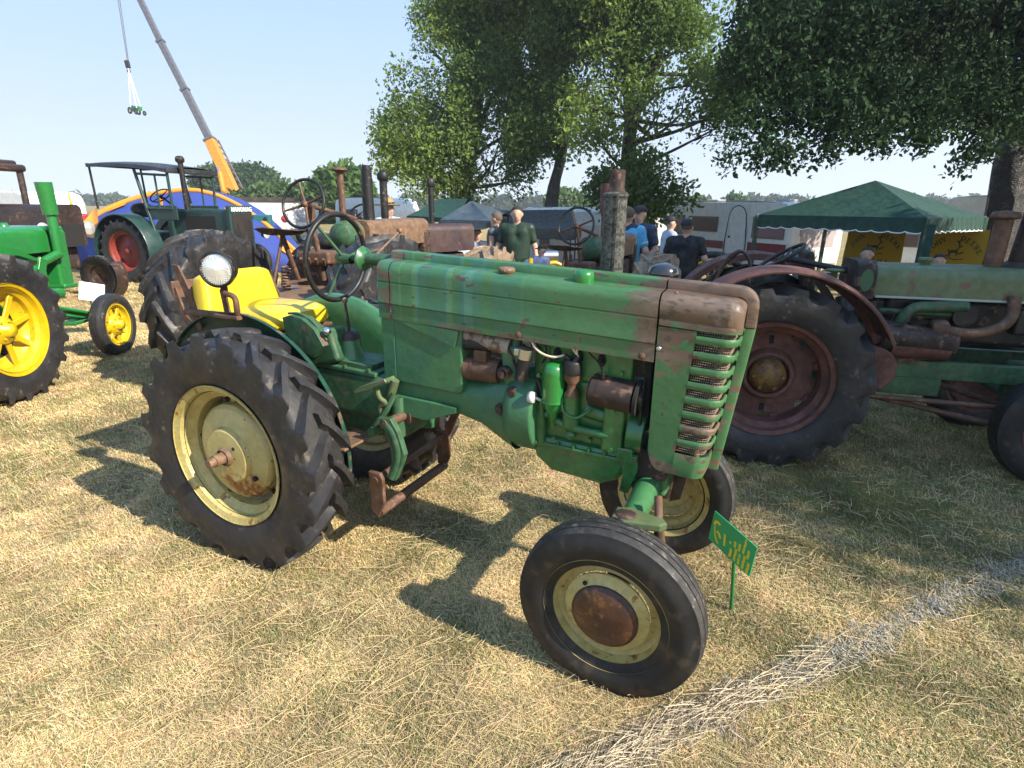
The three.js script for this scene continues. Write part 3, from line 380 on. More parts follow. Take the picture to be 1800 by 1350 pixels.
function wheels(t, o) {
  const { R, W, rim, track, tyreMat = M.rubber, rimMat, disc = 'plate', n = 18, f, name = 'rear_wheel' } = o;
  for (const sg of [1, -1]) {
    const w = grp(name, t, [o.x || 0, R - .008, sg * track / 2], [0, sg > 0 ? 0 : PI, 0]);
    part('tyre', o.rib ? getTyre('rib', { R, W, rim, grooves: 3 }) : getTyre('lug', { R, W, rim, n, depth: o.depth || .04, skew: o.skew || .55, lw: o.lw || .024, hand: o.hand || 1 }), tyreMat, w);
    part('rim', wheelRim(rim, W * .43), rimMat, w);
    if (disc === 'spoke') { part('rim_dish', [crease(lat([[rim * .97, W * .36], [rim * .93, W * .1], [rim * .80, -W * .12], [rim * .70, -W * .22], [rim * .66, -W * .24], [rim * .70, -W * .3], [rim * .95, -W * .2]], [0, 0, 0], 'z', 44), .5)], rimMat, w); for (let i = 0; i < 8; i++) { const a = i / 8 * 2 * PI + .2, c = Math.cos(a), s = Math.sin(a); part('spoke', [box(rim * .82, .05, .02, rim * .55 * c, rim * .55 * s, .01, [0, 0, a], .006)], rimMat, w); } part('hub', [lat([[.0, .11], [.05, .10], [.055, .05], [.11, .04], [.12, 0], [.11, -.04]], [0, 0, 0], 'z', 24), ...bolts(6, .08, .05)], rimMat, w); }
    else if (disc === 'notched') { part('wheel_disc', [plate([...Array(48)].map((_, i) => { const a = i / 48 * 2 * PI, k = i % 6 < 2 ? .77 : .93; return [rim * k * Math.cos(a), rim * k * Math.sin(a)]; }), .02, -.06, .004), lat([[rim * .5, -.05], [rim * .46, .0], [rim * .40, .012], [rim * .36, .0], [rim * .34, -.05]], [0, 0, 0], 'z', 36)], rimMat, w); part('hub', [lat([[0, .05], [.06, .05], [.075, .03], [.11, .02], [.115, -.05]], [0, 0, 0], 'z', 24), ...bolts(6, .088, .03, .012)], o.hubMat || rimMat, w); for (let i = 0; i < 8; i++) { const a = i / 8 * 2 * PI + .26; part('rim_clamp', [box(.05, .05, .03, rim * .86 * Math.cos(a), rim * .86 * Math.sin(a), -.04, [0, 0, a])], rimMat, w); } for (let i = 0; i < 2; i++) part('slot', [box(.03, .055, .006, 0, (i ? -1 : 1) * rim * .66, -.047, [0, 0, 0], .01)], M.dark, w); }
    else { part('wheel_disc', [crease(lat([[rim * .9, -.04], [rim * .86, -.02], [rim * .6, .0], [rim * .4, .03], [0, .035]], [0, 0, 0], 'z', 36), .5)], rimMat, w); part('hub', [lat([[0, .09], [.04, .085], [.05, .06], [.085, .045], [.09, .03]], [0, 0, 0], 'z', 20), ...bolts(6, .07, .045, .01)], o.hubMat || rimMat, w); }
  }
}
const holedSeat = (w, d) => { const s = new THREE.Shape(); for (let i = 0; i <= 40; i++) { const a = i / 40 * 2 * PI, x = w * Math.cos(a) * (Math.sin(a) > 0 ? 1 : .92), y = d * Math.sin(a) * (Math.sin(a) > 0 ? .8 : 1); i ? s.lineTo(x, y) : s.moveTo(x, y); } for (const [n, k, r, o] of [[9, .74, .013, .17], [5, .38, .012, .3]]) for (let i = 0; i < n; i++) { const a = i / n * 2 * PI + o, h = new THREE.Path(); h.absarc(w * k * Math.cos(a), d * k * .9 * Math.sin(a), r, 0, 2 * PI, true); s.holes.push(h); } const g = new THREE.ExtrudeGeometry(s, { depth: .006, bevelEnabled: false, curveSegments: 10 }); g.rotateX(-PI / 2); g.rotateY(-PI / 2); const P = g.attributes.position; for (let i = 0; i < P.count; i++) { const x = P.getX(i), z = P.getZ(i), q = (x / d) ** 2 + (z / w) ** 2; P.setY(i, P.getY(i) + .075 * q * q - .015 * q); } g.computeVertexNormals(); return g; };
function steer(t, p, tilt, R, mat, colTo, spokes = 4, colMat = mat) {
  const s = grp('steering_wheel', t, p, [0, 0, tilt]);
  part('wheel_rim', [xf(new THREE.TorusGeometry(R, .014, 10, 44), [0, 0, 0], [0, PI / 2, 0])], mat, s);
  for (let i = 0; i < spokes; i++) { const a = i / spokes * 2 * PI + .35; part('spoke', [rod([.03, .02 * Math.sin(a), .02 * Math.cos(a)], [0, R * Math.sin(a), R * Math.cos(a)], .013, .009, 8)], colMat, s); }
  part('wheel_hub', [lat([[0, -.025], [.03, -.02], [.032, .05]], [.02, 0, 0], 'x', 14)], colMat, s);
  part('steering_column', [rod(p, colTo, .02, .022)], colMat, t);
}
// --- rusty row-crop tractors seen from behind, one built, the other copied with its own size and colours ---
function rusty(name, label, pos, yaw, sc, o) {
  const t = thing(name, label, 'tractor', pos, yaw); t.scale.setScalar(sc);
  wheels(t, { R: o.R, W: .36, rim: o.R * .52, track: o.track, rimMat: o.rimMat, tyreMat: o.tyreMat, n: 17, depth: .036, lw: .026, skew: .72, hand: o.hand || 1 });
  part('seat', [holedSeat(.25, .19).translate(-.10, 1.385, 0)], M.rustDark, t);
  part('seat_support', [rod([-.1, 1.38, 0], [.05, 1.0, 0], .022, .022, 8), rod([-.1, 1.375, 0], [-.28, .98, 0], .014, .014, 8), box(.30, .02, .06, .0, .98, 0)], M.rust, t);
  steer(t, [.225, 1.645, 0], -.30, .215, M.black, [1.05, 1.50, 0], 4, M.rust);
  part('steering_post', [rod([.36, .95, .05], [.30, 1.62, 0], .026, .022), rod([.40, .95, -.12], [.36, 1.3, -.1], .018), box(.06, .10, .06, .32, 1.56, 0)], M.rust, t);
  part('hood', [roundHood(.98, 2.35, 1.20, 1.485, .20, .085)], M.rustPale, t, 'rusty brown hood');
  part('fuel_tank', [xf(crease(lat([[0, -.16], [.06, -.155], [.115, -.12], [.14, -.05], [.145, .12], [0, .12]], [0, 0, 0], 'x', 28), .5), [.86, 1.345, 0])], M.greenMid, t, 'green end of the fuel tank');
  part('tank_band', [lat([[.147, -.012], [.152, 0], [.147, .012]], [.96, 1.345, 0], 'x', 28)], M.rustPale, t);
  part('platform', [box(1.05, .03, .86, .05, .88, 0), box(.03, .10, .86, -.48, .83, 0)], M.rustPale, t);
  part('rear_housing', [box(.7, .44, .5, .1, .64, 0, [0, 0, 0], .05), rod([0, o.R, -.7], [0, o.R, .7], .10, .10, 20), box(.5, .36, .56, .62, .95, 0, [0, 0, 0], .04)], M.rustDark, t);
  part('engine', [box(1.2, .40, .40, 1.45, .95, 0, [0, 0, 0], .04), rod([1.1, 1.05, -.33], [1.1, 1.05, .33], .14, .14, 18), rod([1.5, 1.0, .1], [1.5, 1.0, .3], .10, .10, 16)], M.rustDark, t);
  for (const [i, [x, z, y1, a]] of [[.30, .16, 1.15, .1], [.42, .20, 1.25, .2], [.48, -.16, 1.22, -.15], [.55, -.22, 1.12, .2], [.52, .05, 1.18, 0]].entries()) part('lever', [rod([x, .88, z], [x + a, y1, z + .02 * i], .010, .008, 8), sph(.018, [x + a, y1, z + .02 * i])], M.rust, t);
  part('pedal_spring', [new THREE.TubeGeometry(new (class extends THREE.Curve { getPoint(q) { const a = q * 2 * PI * 8; return V3(.02 + .035 * Math.cos(a) + .03 * q, .90 + .2 * q, -.12 + .035 * Math.sin(a)); } })(), 120, .009, 6)], M.rustPale, t);
  part('gearbox_cover', [box(.28, .12, .34, .42, 1.16, 0, [0, 0, 0], .03), ...[-.12, -.04, .04, .12].map(z => rod([.30, 1.1, z], [.25, 1.16, z + .02], .014))], M.rust, t);
  for (const sg of [1, -1]) part('inner_fender', [xf(crease(lat([[o.R * .25, 0], [o.R * .8, 0], [o.R * .86, sg * .03]], [0, 0, 0], 'y', 24, .2, 1.7), .5), [0, o.R, sg * .5], [PI / 2, 0, 0])], M.rustDark, t);
  if (o.st1) part('air_stack', [rod([.92, 1.46, o.st1], [.92, 1.95, o.st1], .034, .034, 16), lat([[.03, 0], [.075, .005], [.08, .02], [.06, .04], [0, .05]], [.92, 1.95, o.st1], 'y', 20)], M.rust, t);
  part('exhaust_stack', o.tall ? [rod([1.25, 1.46, .02], [1.25, 1.78, .02], .036, .036, 14), rod([1.25, 1.78, .02], [1.25, 2.14, .02], .066, .066, 20), rod([1.25, 2.14, .02], [1.25, 2.15, .02], .05, .05, 16)] : [rod([1.25, 1.46, .04], [1.25, 1.99, .04], .062, .056, 20), rod([1.25, 1.99, .04], [1.25, 2.03, .04], .048, .044, 16)], o.tall ? M.rustRed : M.black, t);
  for (const sg of [1, -1]) { const w = grp('front_wheel', t, [2.15, .36, sg * .2]); part('tyre', getTyre('rib', { R: .36, W: .14, rim: .21, grooves: 3 }), M.rubberSide, w); part('rim', wheelRim(.21, .06), o.rimMat, w); }
  part('front_pedestal', [rod([2.15, .36, -.2], [2.15, .36, .2], .03), rod([2.15, .36, 0], [2.15, 1.0, 0], .06), box(.16, .5, .44, 2.3, 1.1, 0, [0, 0, 0], .04)], M.rustDark, t);
  return t;
}
rusty('rusty_tractor', 'rusty brown tractor with perforated iron seat, just behind the yellow seat', [-1.95, 0, -5.1], 1.266, 1, { R: .71, track: 1.78, rimMat: M.rust, tyreMat: M.rubber, st1: -.06 });
{ const h = at(1018, 394, 5.85); rusty('rusty_tractor', 'rusty tractor with thick-topped exhaust behind the middle of the green hood', [h[0] - .12, 0, h[2] + .2], 1.12, .88, { R: .70, track: 2.05, rimMat: M.yellow, tyreMat: M.rubberTan, tall: true }); }
// --- bright green tractor cut by the frame's edge ---
{
  const t = thing('bright_green_tractor', 'glossy bright green tractor with yellow spoked wheels, cut off by the frame edge', 'tractor', [-4.88, 0, -4.57], 1.651), G = M.greenFresh;
  wheels(t, { R: .625, W: .27, rim: .365, track: 1.24, rimMat: M.yellow, disc: 'spoke', tyreMat: M.rubber, n: 19, depth: .035, lw: .02 });
  wheels(t, { R: .345, W: .15, rim: .22, track: 1.10, x: 1.62, rimMat: M.yellow, disc: 'spoke', rib: true, tyreMat: M.rubber, name: 'front_wheel' });
  part('hood', [roundHood(.2, 1.42, 1.15, 1.41, .2, .10)], G, t);
  part('radiator', [box(.20, .60, .46, 1.56, 1.07, 0, [0, 0, -.05], .04), box(.22, .05, .50, 1.55, .78, 0, [0, 0, -.05], .02), box(.22, .06, .44, 1.55, 1.37, 0, [0, 0, -.05], .03)], G, t);
  part('air_stack', [rod([1.42, 1.12, .27], [1.44, 1.52, .27], .042, .045, 18), rod([1.44, 1.52, .27], [1.43, 1.83, .27], .068, .074, 22), rod([1.44, 1.515, .27], [1.44, 1.525, .27], .07, .07, 20), rod([1.42, 1.13, .27], [1.20, 1.05, .22], .042, .042, 14), sph(.045, [1.42, 1.12, .27])], G, t);
  part('engine', [box(.55, .26, .44, .95, .92, .05, [0, 0, 0], .05), box(.9, .28, .30, .85, .70, 0, [0, 0, 0], .04), rod([1.0, .77, .2], [1.42, .72, .2], .055, .055, 16), box(.10, .22, .03, 1.14, 1.0, .26, [0, 0, -.5])], G, t);
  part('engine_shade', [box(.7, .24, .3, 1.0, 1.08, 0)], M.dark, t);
  part('fender_guard', [plate([[.2, 1.30], [.5, 1.28], [.75, 1.20], [.93, 1.115], [.90, 1.105], [.7, 1.17], [.2, 1.22]], .16, .32)], G, t);
  part('front_axle', [rod([1.62, .42, -.5], [1.62, .42, .5], .03), rod([1.05, .66, .1], [1.60, .43, .42], .026), rod([1.15, .62, .28], [1.6, .45, .46], .018), rod([1.35, .55, 0], [1.62, .42, .3], .03), box(.35, .03, .18, 1.50, .40, .25), rod([1.62, .35, .42], [1.62, .55, .42], .035)], G, t);
  for (const [x, z] of [[.75, .02], [1.12, .02]]) part('filler_cap', [lat([[0, .03], [.035, .028], [.04, .01], [.05, 0], [.05, -.02]], [x, 1.415, z], 'y', 20)], G, t);
  part('rear_housing', [box(.7, .4, .4, .05, .72, 0, [0, 0, 0], .05), rod([0, .62, -.6], [0, .62, .6], .08)], G, t);
  steer(t, [-.15, 1.5, 0], -.5, .2, M.black, [.3, 1.4, 0], 3);
  part('seat', [holedSeat(.24, .2).translate(-.5, 1.2, 0)], M.yellow, t); part('seat_support', [rod([-.5, 1.2, 0], [-.2, .85, 0], .03)], G, t);
  part('fuel_line', [tube([[.95, 1.06, .24], [1.02, 1.0, .27], [.98, .96, .29], [.85, 1.0, .28]], .006, 16, 5), tube([[1.05, 1.1, .22], [1.1, 1.02, .26], [1.05, .97, .28]], .006, 16, 5)], M.black, t);
}
{ const p = at(175, 510, 7.0); const t = thing('paper_notice', 'white paper notice on a thin stake by the yellow spoked front wheel', 'notice', [p[0] - .1, 0, p[2]], .9); part('sheet', [box(.26, .24, .006, 0, .58, 0, [-.5, 0, -.3])], plain(new THREE.Color(.85, .85, .83), .6), t); part('stake', [rod([-.04, -.02, 0], [-.03, .54, -.01], .008)], M.green, t); }
// --- faded green tractor at the right ---
{
  const t = thing('faded_green_tractor', 'faded green tractor with rusty fenders and long hood, shaded behind the slotted nose', 'tractor', [1.84, 0, -4.17], -.26), G = M.greenPale, D = M.greenMid;
  wheels(t, { R: .60, W: .29, rim: .352, track: 1.24, rimMat: M.rustRed, disc: 'notched', hubMat: worn(0x7a5a20, { b2: 0x4a3018, amt: .4, rust: 0x3a2418, size: .2 }), n: 18, depth: .034, lw: .026, tyreMat: M.rubber });
  wheels(t, { R: .375, W: .16, rim: .22, track: 1.06, x: 1.72, rimMat: M.rustRed, rib: true, tyreMat: M.rubberSide, name: 'front_wheel' });
  for (const sg of [1, -1]) { const rows = []; for (let i = 0; i <= 24; i++) { const a = lerp(2.75, .42, i / 24), r = .70; const pr = [[-.17, -.05], [-.17, 0], [0, .012], [.15, .005], [.18, -.012], [.178, -.022], [.14, -.008], [0, 0], [-.16, -.012], [-.16, -.05]]; rows.push(pr.map(([z, d]) => [(r + d) * Math.cos(a), .60 + (r + d) * Math.sin(a) * .99, sg * (.62 + z)])); } part('fender', [crease(grid(rows, true), .6)], M.rustRed, t); }
  part('hood', [roundHood(.655, 2.3, 1.085, 1.285, .2, .08)], G, t);
  part('hood_edge', [box(1.66, .016, .42, 1.49, 1.082, 0)], plain(new THREE.Color(.33, .36, .31), .5), t);
  part('cowl', [crease(norm([xf(roundHood(.535, .65, 1.065, 1.31, .215, .10), [0, 0, 0])], false), .5), xf(crease(lat([[.10, -.005], [.104, .004], [.075, .012], [.07, -.02]], [0, 0, 0], 'z', 30), .5), [.59, 1.19, .218], [0, 0, 0], [.55, 1, 1])], M.rustDark, t);
  part('gauge_face', [xf(lat([[0, 0], [.074, 0]], [0, 0, 0], 'z', 24), [.59, 1.19, .226], [0, 0, 0], [.55, 1, 1])], plain(new THREE.Color(.02, .10, .05), .3), t);
  part('frame_rail', [box(1.55, .125, .05, 1.55, .615, .24, [0, 0, 0], .01), box(1.55, .125, .05, 1.55, .615, -.24), box(.36, .12, .04, .95, .50, .26)], D, t);
  part('engine_bulk', [box(1.25, .30, .30, 1.28, .92, -.02, [0, 0, 0], .04), box(.5, .18, .34, 1.0, 1.0, 0, [0, 0, 0], .04), rod([1.2, .98, .1], [1.2, .98, .22], .07, .07, 16), box(.12, .16, .1, 1.55, .95, .16, [0, 0, 0], .02)], M.black, t); part('engine', [box(.55, .3, .36, .85, .80, 0, [0, 0, 0], .05), rod([.90, .79, -.30], [.90, .79, .30], .13, .13, 20), rod([.72, .84, .27], [1.15, .80, .27], .10, .08, 18)], M.rustDark, t); part('magneto', [box(.16, .24, .2, 1.62, .90, 0, [0, 0, 0], .02)], M.rustDark, t);
  part('cylinder_head', [rod([.78, .78, .26], [1.12, .77, .26], .095, .085, 20), box(.10, .13, .05, .70, .84, .28, [0, 0, .4], .02)], M.rustRed, t);
  part('radiator', [box(.14, .55, .46, 1.95, .95, 0, [0, 0, 0], .03)], D, t);
  part('exhaust_manifold', [tube([[1.04, .90, .26], [1.12, .885, .27], [1.26, .88, .27], [1.38, .93, .27], [1.43, 1.0, .26], [1.44, 1.12, .22]], .034, 28, 12), lat([[.02, -.05], [.055, -.045], [.06, .03], [.04, .05]], [1.05, .90, .26], 'x', 18)], M.rust, t);
  part('intake_pipe', [tube([[.82, .86, .25], [.83, .95, .26], [.88, 1.02, .26], [1.0, 1.035, .24], [1.2, 1.04, .2]], .036, 24, 12), rod([.7, .99, .2], [1.2, .98, .18], .02)], D, t);
  part('carburettor', [box(.10, .09, .10, .60, .99, .26, [0, 0, 0], .02), rod([.60, .87, .26], [.60, .95, .26], .035), tube([[.44, 1.08, .26], [.46, .99, .27], [.50, .93, .27], [.47, .86, .26]], .032, 16, 10)], M.black, t);
  part('oil_line', [tube([[.66, .98, .3], [.72, .92, .31], [.74, .85, .31], [.83, .77, .34], [.92, .76, .33]], .006, 24, 6), tube([[.66, 1.0, .3], [.75, 1.0, .32], [.74, .93, .32], [.68, .95, .31]], .005, 24, 6), tube([[.66, .94, .3], [.74, .91, .33], [.82, .93, .32], [.86, .96, .3]], .005, 20, 6)], M.black, t);
  part('belt_pulley', [rod([.66, .63, .24], [.66, .63, .40], .145, .145, 36), lat([[.145, 0], [.152, .005], [.145, .012], [.05, .004], [0, .004]], [.66, .63, .40], 'z', 36)], M.rustRed, t);
  part('radius_rod', [rod([.62, .43, .34], [1.64, .44, .42], .017, .017, 10), rod([.7, .42, .28], [1.62, .30, .46], .019, .019, 10), rod([.9, .52, -.2], [1.62, .36, .1], .02)], M.rust, t);
  part('front_axle', [rod([1.70, .40, -.5], [1.70, .40, .5], .035), box(.16, .3, .2, 1.72, .5, 0, [0, 0, 0], .03)], D, t);
  part('rear_housing', [box(.9, .5, .44, .15, .66, 0, [0, 0, 0], .05), rod([0, .64, -.6], [0, .64, .6], .09)], D, t);
  part('air_stack', [rod([1.37, 1.27, .02], [1.37, 1.59, .02], .05, .05, 18), lat([[.045, 0], [.078, .004], [.082, .02], [.07, .045], [0, .055]], [1.37, 1.585, .02], 'y', 22)], M.rust, t);
  part('exhaust_stack', [rod([1.52, 1.27, .0], [1.56, 1.95, .0], .062, .062, 20), lat([[.07, 0], [.12, -.04]], [1.525, 1.32, 0], 'y', 20)], M.rustDark, t);
  part('hood_cap', [lat([[0, .03], [.04, .028], [.045, .01], [.03, 0], [.03, -.03]], [.98, 1.305, .02], 'y', 18), lat([[0, .05], [.055, .045], [.058, .03], [.02, .02], [.02, -.05]], [.42, 1.20, .1], 'y', 18)], M.greenPale, t);
  steer(t, [.10, 1.30, -.1], -1.0, .17, M.black, [.55, 1.22, -.05], 3);
  part('seat_rail', [tube([[-.40, 1.05, .25], [-.30, 1.30, .25], [-.22, 1.36, .25], [-.16, 1.30, .25], [-.14, 1.1, .25]], .012, 24, 8), rod([-.5, 1.05, .2], [-.22, 1.36, .2], .012)], M.rustDark, t);
  part('seat_pad', [box(.06, .3, .34, .36, 1.18, -.46, [0, 0, .15], .03)], M.rustDark, t);
}
// --- dark green cabbed tractor and its tent ---
{
  const c = [-7.9, 0, -12.95], y = -.306, G = worn(0x1c3834, { b2: 0x24403c, rust: 0x2a2a26, amt: .1, rough: .42, cc: .3, vary: .1 });
  const t = thing('canopied_tractor', 'dark green tractor with a black canopy roof and red wheels, before the blue tent', 'tractor', c, y);
  wheels(t, { R: .66, W: .30, rim: .39, track: 1.45, rimMat: worn(0x7c2f26, { b2: 0x8c3a2e, amt: .1, rust: 0x3f241d }), n: 20, depth: .035, lw: .02, tyreMat: M.rubber });
  wheels(t, { R: .40, W: .16, rim: .24, track: 1.35, x: 2.0, rimMat: worn(0x5c2a22, { amt: .3 }), rib: true, tyreMat: M.rubber, name: 'front_wheel' });
  for (const sg of [1, -1]) { const rows = []; for (let i = 0; i <= 22; i++) { const a = lerp(3.3, -.15, i / 22), r = .76; rows.push([[-.19, -.14], [-.19, 0], [.17, 0], [.19, -.01], [.19, -.03], [.165, -.015], [-.175, -.015], [-.175, -.14]].map(([z, d]) => [(r + d) * Math.cos(a), .66 + (r + d) * Math.sin(a), sg * (.72 + z)])); } part('fender', [crease(grid(rows, true), .6)], G, t); }
  part('hood', [roundHood(.72, 2.28, 1.0, 1.52, .27, .06), box(.12, .34, .08, .8, 1.1, .30)], G, t);
  part('bonnet_opening', [box(.8, .32, .02, 1.55, 1.22, .265)], M.dark, t);
  part('radiator_frame', [box(.10, .95, .64, 2.32, 1.12, 0, [0, 0, 0], .03)], G, t);
  part('radiator_core', [box(.02, .74, .52, 2.372, 1.06, 0)], worn(0x2a231f, { amt: 0, rough: .8 }), t);
  part('engine', [box(1.5, .5, .4, 1.5, .75, 0)], M.black, t);
  part('rear_housing', [box(.9, .6, .5, .2, .75, 0, [0, 0, 0], .05), rod([0, .66, -.7], [0, .66, .7], .1)], G, t);
  const rf = []; for (let i = 0; i <= 12; i++) { const q = i / 12, x = lerp(-.85, 1.25, q), yy = 2.40 + .06 * Math.sin(PI * q * .9) - .14 * q; rf.push([[x, yy - .07, .66], [x, yy, .64], [x, yy + .05, .3], [x, yy + .06, 0], [x, yy + .05, -.3], [x, yy, -.64], [x, yy - .07, -.66], [x, yy - .045, -.6], [x, yy + .02, 0], [x, yy - .045, .6]]); }
  part('canopy_roof', [crease(norm([grid(rf, true), box(.04, .10, 1.3, 1.25, 2.25, 0), box(.04, .06, 1.3, -.85, 2.38, 0)], false), .5)], worn(0x26272a, { b2: 0x303236, amt: .1, rough: .5 }), t);
  for (const sg of [1, -1]) { part('canopy_post', [rod([-.82, 1.5, sg * .6], [-.84, 2.36, sg * .6], .022, .022, 8)], M.black, t); part('windscreen_post', [rod([.62, 1.0, sg * .56], [.35, 2.28, sg * .58], .036, .03, 8), rod([1.18, 1.5, sg * .56], [1.2, 2.22, sg * .58], .028, .028, 8)], G, t); part('side_frame', [rod([.38, 2.2, sg * .575], [1.2, 2.16, sg * .575], .024), rod([.52, 1.52, sg * .565], [1.18, 1.52, sg * .565], .03), rod([.86, 1.52, sg * .57], [.86, 2.2, sg * .575], .02)], G, t); }
  part('side_panel', [box(.75, .28, .03, .9, 1.44, .55), box(.75, .28, .03, .9, 1.44, -.55)], G, t);
  part('step', [box(.5, .06, .24, .65, .52, .66), box(.06, .3, .2, .62, .66, .66)], G, t);
  steer(t, [.28, 1.78, 0], -.9, .21, M.black, [.8, 1.45, 0], 4);
  part('seat', [xf(sph(.26, [0, 0, 0], [.8, .55, 1.1]), [-.25, 1.48, 0], [0, 0, -.4])], M.black, t);
  part('exhaust_stack', [rod([1.35, 1.5, .36], [1.35, 2.4, .36], .05, .05, 16), lat([[.05, 0], [.085, .03], [.085, .09], [.06, .13], [0, .14]], [1.35, 2.4, .36], 'y', 18)], M.black, t);
  part('radiator_cap', [lat([[0, .07], [.03, .06], [.035, .03], [.02, 0]], [2.2, 1.52, 0], 'y', 14)], M.chrome, t);
  for (const sg of [1, -1]) { const l = grp('headlamp', t, [2.4, 1.0, sg * .62]); part('lamp_shell', [lat([[0, -.12], [.07, -.08], [.10, 0], [.105, .02]], [0, 0, 0], 'x', 20)], M.black, l); part('lens', [lat([[.098, .02], [.05, .035], [0, .04]], [0, 0, 0], 'x', 20)], plain(new THREE.Color(.8, .8, .78), .2, { metalness: .5 }), l); }
  const font = await new FontLoader().loadAsync('fonts/droid/droid_sans_bold.typeface.json');
  const tg = new TextGeometry('HANOMAG', { font, size: .088, depth: .012, curveSegments: 4, bevelEnabled: false }); tg.computeBoundingBox(); const b = tg.boundingBox, k = .56 / (b.max.x - b.min.x); tg.scale(k, 1, 1); tg.translate(-.28, 0, 0); tg.rotateY(PI / 2); tg.translate(2.376, 1.475, 0);
  part('name_plate', [tg], plain(new THREE.Color(.8, .8, .78), .4), t, 'white raised letters HANOMAG');
  part('name_board', [box(.02, .13, .62, 2.362, 1.515, 0)], G, t);
}
// --- dark vehicle and others far left, dark tractor behind the rusty one ---
function plainTractor(name, label, pos, yaw, o) {
  const t = thing(name, label, 'tractor', pos, yaw); const m = o.mat;
  wheels(t, { R: o.R || .62, W: .28, rim: (o.R || .62) * .56, track: 1.3, rimMat: o.rimMat || m, n: 18, depth: .035, lw: .02, tyreMat: M.rubber });
  wheels(t, { R: .37, W: .19, rim: .2, track: o.ft || 1.2, x: 1.75, rimMat: o.rimMat || m, rib: !o.flug, n: 26, depth: .02, lw: .022, tyreMat: M.rubberSide, name: 'front_wheel' });
  part('hood', [roundHood(.6, 2.1, .95, o.hy || 1.4, .25, .1, 8, o.taper || 1)], m, t);
  part('grille', [box(.03, .36, .34, 2.11, 1.12, 0)], M.dark, t);
  part('engine', [box(1.3, .36, .38, 1.3, .75, 0, [0, 0, 0], .04)], M.rustDark, t); part('rear_housing', [box(.8, .5, .45, .1, .68, 0, [0, 0, 0], .05)], M.rustDark, t);
  steer(t, [.15, 1.5, 0], -.8, .2, M.black, [.6, 1.3, 0], 3);
  part('seat', [xf(sph(.24, [0, 0, 0], [.8, .5, 1]), [-.3, 1.15, 0])], M.black, t);
  for (const [x, z, y1, r] of o.stacks || []) part('exhaust_stack', [rod([x, 1.3, z], [x, y1, z], r, r, 14), lat([[r, 0], [r * 1.5, .03], [r * 1.5, .1], [r, .13]], [x, y1 - .02, z], 'y', 14)], M.black, t);
  for (const sg of [1, -1]) part('fender', [xf(crease(lat([[.3, 0], [.68, 0], [.72, sg * .03], [.72, sg * .3]], [0, 0, 0], 'y', 24, .2, 2.2), .5), [0, .62, sg * .5], [PI / 2, 0, 0])], m, t);
  return t;
}
{
  const brown = worn(0x2f2421, { b2: 0x3a2b26, amt: .2, rough: .4, cc: .3, rust: 0x4a382c });
  const p = at(700, 470, 7.8); plainTractor('dark_tractor', 'dark brown tractor with slim black stacks, past the rusty one with the iron seat', [p[0] - .75, 0, p[2] - .2], .75, { mat: worn(0x46322e, { b2: 0x3a2a2c, amt: .1, rough: .55 }), stacks: [[.7, -.1, 1.98, .055], [1.6, -.2, 1.92, .045]], R: .6, hy: 1.36 });
  const q = at(40, 430, 9.6); const t = plainTractor('cab_tractor', 'dark brown cab tractor behind the bright green one, cut off by the frame edge', [q[0] - .95, 0, q[2]], -.15, { mat: brown, hy: 1.6, flug: true, ft: 1.5 });
  part('cab_roof', [box(1.5, .10, 1.3, -.1, 2.28, 0, [0, 0, -.03], .04), box(.24, .12, 1.34, .68, 2.18, 0, [0, 0, 0], .05)], brown, t); for (const sg of [1, -1]) for (const [x, y] of [[.71, 1.5], [-.75, 1.2]]) part('cab_post', [rod([x, y, sg * .58], [x, 2.22, sg * .6], .05, .05, 10)], brown, t);
  part('wiper', [rod([.3, 2.05, .6], [.6, 1.95, .6], .012)], M.black, t);
  for (const sg of [1, -1]) { const l = grp('headlamp', t, [2.02, 1.22, sg * .42]); part('lamp_shell', [lat([[0, -.14], [.08, -.08], [.115, 0]], [0, 0, 0], 'x', 20)], M.chrome, l); part('lens', [lat([[.11, .0], [.05, .02], [0, .03]], [0, 0, 0], 'x', 20)], plain(new THREE.Color(.8, .8, .78), .15, { metalness: .6 }), l); part('front_fender', [xf(crease(lat([[.40, -.12], [.44, -.10], [.44, .10], [.40, .12]], [0, 0, 0], 'y', 20, .4, 1.8), .5), [1.75 - 2.02, .37 - 1.22, sg * .33], [PI / 2, 0, 0])], brown, l); }
}
